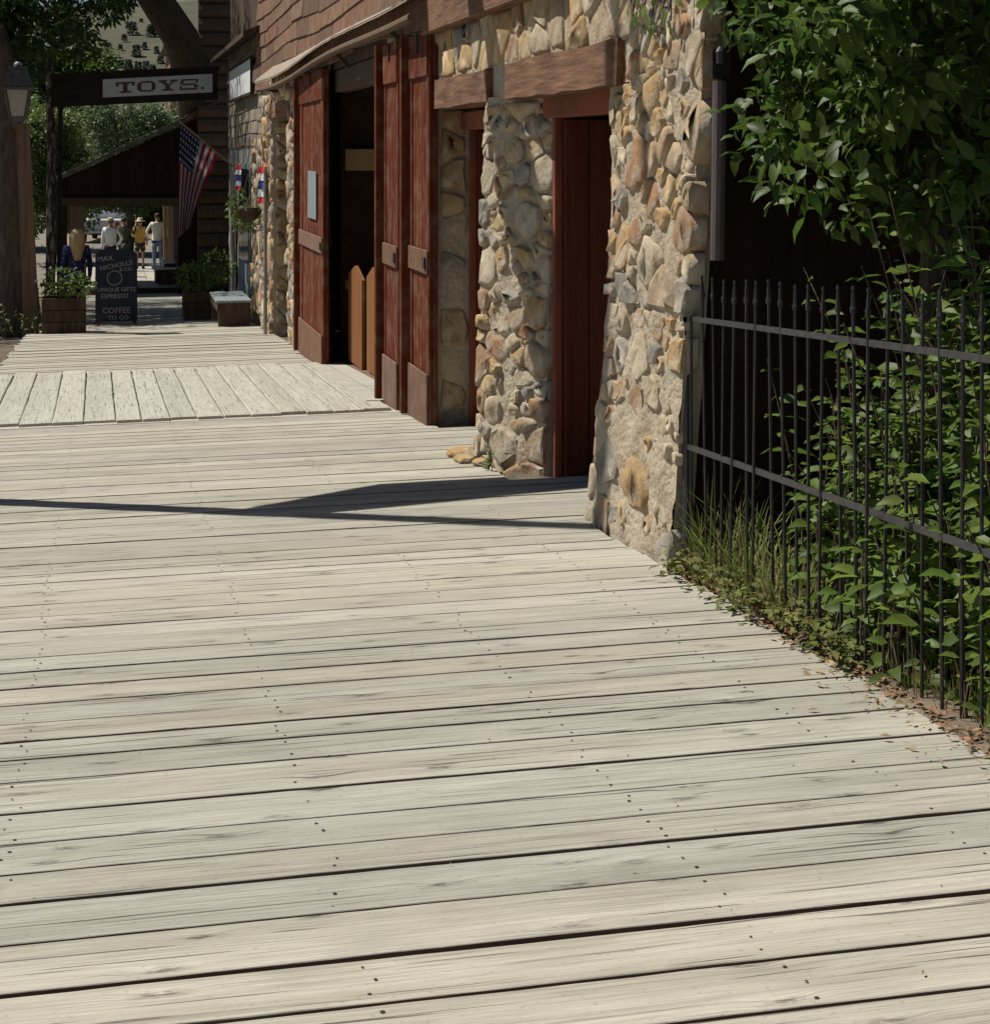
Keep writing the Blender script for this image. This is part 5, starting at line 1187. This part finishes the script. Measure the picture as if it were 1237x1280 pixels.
q = place(154, 338, PLAT); person('person in dark olive clothes raising a hand beside the ochre top', q, 1.55, math.pi * .8, 'cloth_green', 'cloth_dark', 'hairdark', (raised, down), long_shirt=.05)
sx_, sy_ = onY(95, 370, 29.3).x, 29.3; zs = gz(sx_, sy_)
wom = person('long blond-haired person in a dotted blue dress sitting beside the flower planter', (sx_, sy_, zs + .36), 1.70, math.pi * 1.06, 'dress', 'dress', 'hairblond', (down, down), legs='sit')
bn2 = thing('street_bench', 'dark bench under the seated blond person beside the planter', 'bench', (sx_, sy_ , zs))
for i in range(3): mb = MB(); mb.box((-.6, -.1 + i * .14, .66), (.45, .03 + i * .14, .70), bev=.005); mb.build('seat_slat', 'brownwood', bn2)
for sx2 in (-.5, .35): mb = MB(); mb.box((sx2 - .03, -.05, 0), (sx2 + .03, .3, .655), bev=.005); mb.build('leg', 'brownwood', bn2)

# ------------------------------------------------------------------ vehicles
def vehicle(name, label, loc, rz, paint, prof, cab, wid, wheels, rw=.34, lamp=True):
    """profile polygons in (y along, z up); car centred on x, rear at y = 0"""
    r = thing(name, label, 'car' if 'pickup' not in name else 'pickup', loc, None, rz)
    def loft(poly, w0, name, m, inset=.0, par=None):
        bm = bmesh.new(); n = len(poly); L = []
        for xx, k in ((-w0, 1), (-w0 + .12, 0), (w0 - .12, 0), (w0, 1)):
            cy = sum(p[0] for p in poly) / n; cz = sum(p[1] for p in poly) / n; s_ = .94 if k else 1
            L.append([bm.verts.new((xx, cy + (p[0] - cy) * s_, cz + (p[1] - cz) * s_)) for p in poly])
        for i in range(3):
            for j in range(n): bm.faces.new((L[i][j], L[i][(j + 1) % n], L[i + 1][(j + 1) % n], L[i + 1][j]))
        bm.faces.new(L[0]); bm.faces.new(L[3][::-1]); me = bpy.data.meshes.new(name); bm.normal_update(); bm.to_mesh(me); bm.free(); me.materials.append(M[m]); return obj(name, me, par or r)
    body = loft(prof, wid / 2, 'body', paint); cb = loft(cab, wid / 2 - .1, 'cabin', paint)
    cy = sum(p[0] for p in cab) / len(cab); cz = sum(p[1] for p in cab) / len(cab)
    win = [(cy + (p[0] - cy) * .82, cz + .02 + (p[1] - cz) * .62) for p in cab]
    for sx in (-1, 1):
        mb = MB(); xx = sx * (wid / 2 - .095); mb.extrude(win, lambda a, b: (xx, a, b), lambda a, b: (xx + sx * .01, a, b)); _child(mb.build('window', 'glass'), cb)
    rear = [p for p in cab]; y0 = min(p[0] for p in cab); zt = max(p[1] for p in cab); z0 = min(p[1] for p in cab)
    lo_ = min((p for p in cab if p[1] == z0), key=lambda p: p[0]); hi = min((p for p in cab if p[1] == zt), key=lambda p: p[0])
    mb = MB(); ww = wid / 2 - .26; q = lambda t, dx: (dx, lo_[0] + (hi[0] - lo_[0]) * t - .03, lo_[1] + (hi[1] - lo_[1]) * t); mb.add([q(.18, -ww), q(.18, ww), q(.88, ww * .94), q(.88, -ww * .94)], [(0, 1, 2, 3)]); _child(mb.build('rear_window', 'glass'), cb)
    for yy in wheels:
        for sx in (-1, 1):
            mb = MB(); mb.lathe([(rw * .6, -.11), (rw, -.09), (rw, .09), (rw * .6, .11)], (0, 0, 0), 18); mb.v = [Matrix.Rotation(R_(90), 4, 'Y') @ v + Vector((sx * (wid / 2 - .10), yy, rw)) for v in mb.v]; t = mb.build('wheel', 'tyre', r)
            mb = MB(); mb.lathe([(rw * .55, -.02), (rw * .5, .02)], (0, 0, 0), 14); mb.v = [Matrix.Rotation(R_(90), 4, 'Y') @ v + Vector((sx * (wid / 2 + .005), yy, rw)) for v in mb.v]; _child(mb.build('rim', 'chrome'), t)
    zz_ = prof[1][1]
    for sx in (-1, 1): mb = MB(); mb.box((sx * (wid / 2 - .17) - .09, -.03, .72), (sx * (wid / 2 - .17) + .09, .05, .92), bev=.01); mb.build('tail_lamp', 'redlamp', r)
    mb = MB(); mb.box((-wid / 2 + .06, -.12, .42), (wid / 2 - .06, .02, .56), bev=.02); mb.build('rear_bumper', 'chrome', r)
    return r
q = place(124, 304, base_z(0, 80) - .26); q.z = ground_z(q.x, q.y) + .036
vehicle('pickup_truck', 'white pickup truck parked beyond the far porch', q, R_(-8), 'carwhite', [(0, .42), (0, 1.0), (1.9, 1.0), (5.2, 1.05), (5.35, .85), (5.35, .42)], [(1.9, 1.0), (2.0, 1.72), (3.4, 1.74), (4.1, 1.03)], 1.85, (1.0, 4.3))
q = Vector((-2.95, 33.5, 0)); q.z = ground_z(q.x, q.y) + .05
vehicle('parked_car', 'dark car with a red tail lamp at the left edge behind the tree trunk', q, R_(4), 'cardark', [(0, .35), (0, .95), (.3, 1.0), (4.3, .98), (4.5, .75), (4.5, .35)], [(.25, .98), (.7, 1.52), (2.5, 1.55), (3.3, .98)], 1.8, (.85, 3.55), .33)

# ------------------------------------------------------------------ trees in the distance
# cottonwood on the street side: trunk at the left edge, crown above the walk
tb = Vector((onY(24, 300, 30.5).x, 30.5, 0)); tb.z = ground_z(tb.x, tb.y)
cl = []
def crown_at(u0, u1, v0, v1, y0, y1, n, r):
    for _ in range(n):
        p = onY(rnd.uniform(u0, u1), rnd.uniform(v0, v1), rnd.uniform(y0, y1)); k = rnd.uniform(.7, 1.2) * r; cl.append(((p.x, p.y, p.z), (k, k, k * .7)))
crown_at(-60, 105, -30, 62, 30, 37, 44, .46); crown_at(90, 160, -30, 22, 32, 38, 14, .38); crown_at(-60, 45, 60, 110, 33, 37, 10, .4)
# the high crown that shades the far walk
for _ in range(330):
    x_ = rnd.uniform(-12, 1.6); y_ = rnd.uniform(30.5, 43); z_ = rnd.uniform(4.2, 9.5)
    if y_ - 1.0 - (z_ + 1.4) * .40 < 26.6 or z_ < 4.2 + max(0, x_ + 3) * .55: continue
    k = rnd.uniform(.7, 1.15); cl.append(((x_, y_, z_), (k, k, k * .7)))
limb_tree('cottonwood_tree', 'big cottonwood with thick trunk behind the lamp post, crown over the far walk', tuple(tb),
          [tuple(tb - Vector((0, 0, .2))), (tb.x - .05, 30.5, tb.z + 1.2), (tb.x - .22, 30.6, tb.z + 3), (tb.x - .4, 30.9, tb.z + 5), (tb.x - .9, 31.6, tb.z + 7.5)], [.42, .33, .29, .26, .2], cl, 130, .17, 'leafcot', 'bark', SLIM_V, SLIM_F, 26, .3)
# leaning tree over the sign
lb = Vector((onY(250, 150, 45.0).x, 45.0, ground_z(2.5, 45)))
cl = []; crown_at(170, 330, -330, -40, 36, 44, 34, .7)
t2 = [tuple(lb)] + [tuple(onY(u, v, y)) for u, v, y in ((250, 180, 44), (241, 95, 42), (226, 48, 40), (196, 2, 39), (150, -70, 38.4), (120, -180, 38.2))]
limb_tree('leaning_tree', 'thick dark trunk leaning left above the overhead sign', tuple(lb), t2, [.55, .5, .46, .42, .38, .34, .25], cl, 120, .17, 'leafcot', 'barkdark', SLIM_V, SLIM_F, 14, .3)
# bright bushes behind the porch
def bush(label, u0, u1, v0, v1, y, m, n, nper, leaf, r):
    c = []
    for _ in range(n):
        k = rnd.random(); uu = rnd.uniform(u0, u1); vv = v0 + (v1 - v0) * k; p = onY(uu, vv, y + rnd.uniform(-1.5, 1.5)); kk = r * rnd.uniform(.7, 1.2); c.append(((p.x, p.y, p.z), (kk, kk, kk * .8)))
    b0 = onY((u0 + u1) / 2, 250, y); bz = ground_z(b0.x, y)
    limb_tree('broadleaf_tree', label, (b0.x, y, bz), [(b0.x, y, bz - .2), (b0.x + .1, y, bz + 1.2), (b0.x, y, bz + 2.2)], [.2, .16, .12], c, nper, leaf, m, 'bark', SLIM_V, SLIM_F, 8, .2)
bush('glossy pale green tree behind the porch roof under the overhead sign', 95, 225, 138, 260, 66, 'leafbush', 90, 420, .17, .75)
bush('soft yellow-green tree between the lamp and the sign pole', 25, 100, 150, 270, 60, 'leafyellow', 60, 380, .17, .7)
bush('dark green tree low behind the far porch', 90, 260, 225, 300, 84, 'leaf2', 60, 330, .3, 1.1)
bush('dark green tree behind the left end of the overhead sign', 20, 125, 70, 150, 92, 'leaf2', 60, 330, .3, 1.2)
bush('shaded green tree beyond the left edge of the street', -80, 30, 120, 300, 70, 'leaf2', 70, 300, .26, 1.2)
# conifers dotted on the hillside
def conifer(i, x, y, h):
    z = hill_z(x, y); L0 = Vector((x, y, z)); r = thing('pine_tree', 'small dark pine dotted on the dry hillside', 'tree', tuple(L0), 'pines on the dry hillside')
    MB().tube([(0, 0, -.4), (0, 0, h * .8)], [h * .03, h * .008], 5).build('trunk', 'barkdark', r)
    C = []; D = []; Nn = []; S = []
    for _ in range(300):
        t = rnd.random() ** .8; a = rnd.uniform(0, 6.28); rr = h * .30 * (1 - t * .9) * rnd.uniform(.35, 1); C.append((rr * math.cos(a), rr * math.sin(a), h * (.0 + 1.0 * t))); D.append((math.cos(a), math.sin(a), -.2)); Nn.append((rnd.uniform(-.5, .5), rnd.uniform(-.5, .5), 1)); S.append(h * .36 * rnd.uniform(.6, 1.2))
    leaves('crown', C, D, Nn, S, 'needle', r, SLIM_V, SLIM_F)
def hill_hit(u, v):
    d = ray(u, v)
    for k in range(150, 560, 2):
        t = k / d[1]; z = CH + t * d[2]
        if z <= hill_z(t * d[0], k): return t * d[0], k
    return None
for i, (u, v, hp) in enumerate(((196, 42, 20), (188, 46, 16), (205, 44, 15), (165, 43, 17), (160, 36, 10), (170, 72, 15), (180, 62, 9), (155, 52, 9), (140, 84, 16), (150, 86, 14), (160, 88, 15), (172, 90, 14), (130, 86, 15), (120, 80, 14), (182, 88, 12), (190, 92, 12), (200, 80, 12), (176, 30, 7), (150, 64, 8), (208, 60, 12), (136, 62, 8), (112, 66, 10), (100, 74, 12), (195, 68, 9))):
    hh = hill_hit(u, v)
    if hh: conifer(i, hh[0], hh[1], hp * .95 * hh[1] / FPX)
# ochre house on the slope behind the leaning trunk
hq = onY(222, 62, 75.0); hs_ = thing('hillside_house', 'red-brown house front half hidden behind the leaning trunk', 'house', (hq.x + 1.2, 76, -2))
w_ = MB(); w_.box((hq.x - .35, 75, -2.3), (hq.x + 4, 80, hq.z), bev=.02); P_(w_, 'wall', 'brick', hs_)
w_ = MB(); w_.hexa([(hq.x - .7, 74.6, hq.z), (hq.x + 4.3, 74.6, hq.z), (hq.x + 4.3, 80.4, hq.z), (hq.x - .7, 80.4, hq.z), (hq.x + 1.0, 74.6, hq.z + .9), (hq.x + 2.4, 74.6, hq.z + .9), (hq.x + 2.4, 80.4, hq.z + .9), (hq.x + 1.0, 80.4, hq.z + .9)]); P_(w_, 'roof', 'roofgrey', hs_)
w_ = MB(); w_.box((hq.x + .4, 74.96, hq.z - 1.6), (hq.x + 1.1, 74.995, hq.z - .6)); P_(w_, 'window', 'glass', hs_)
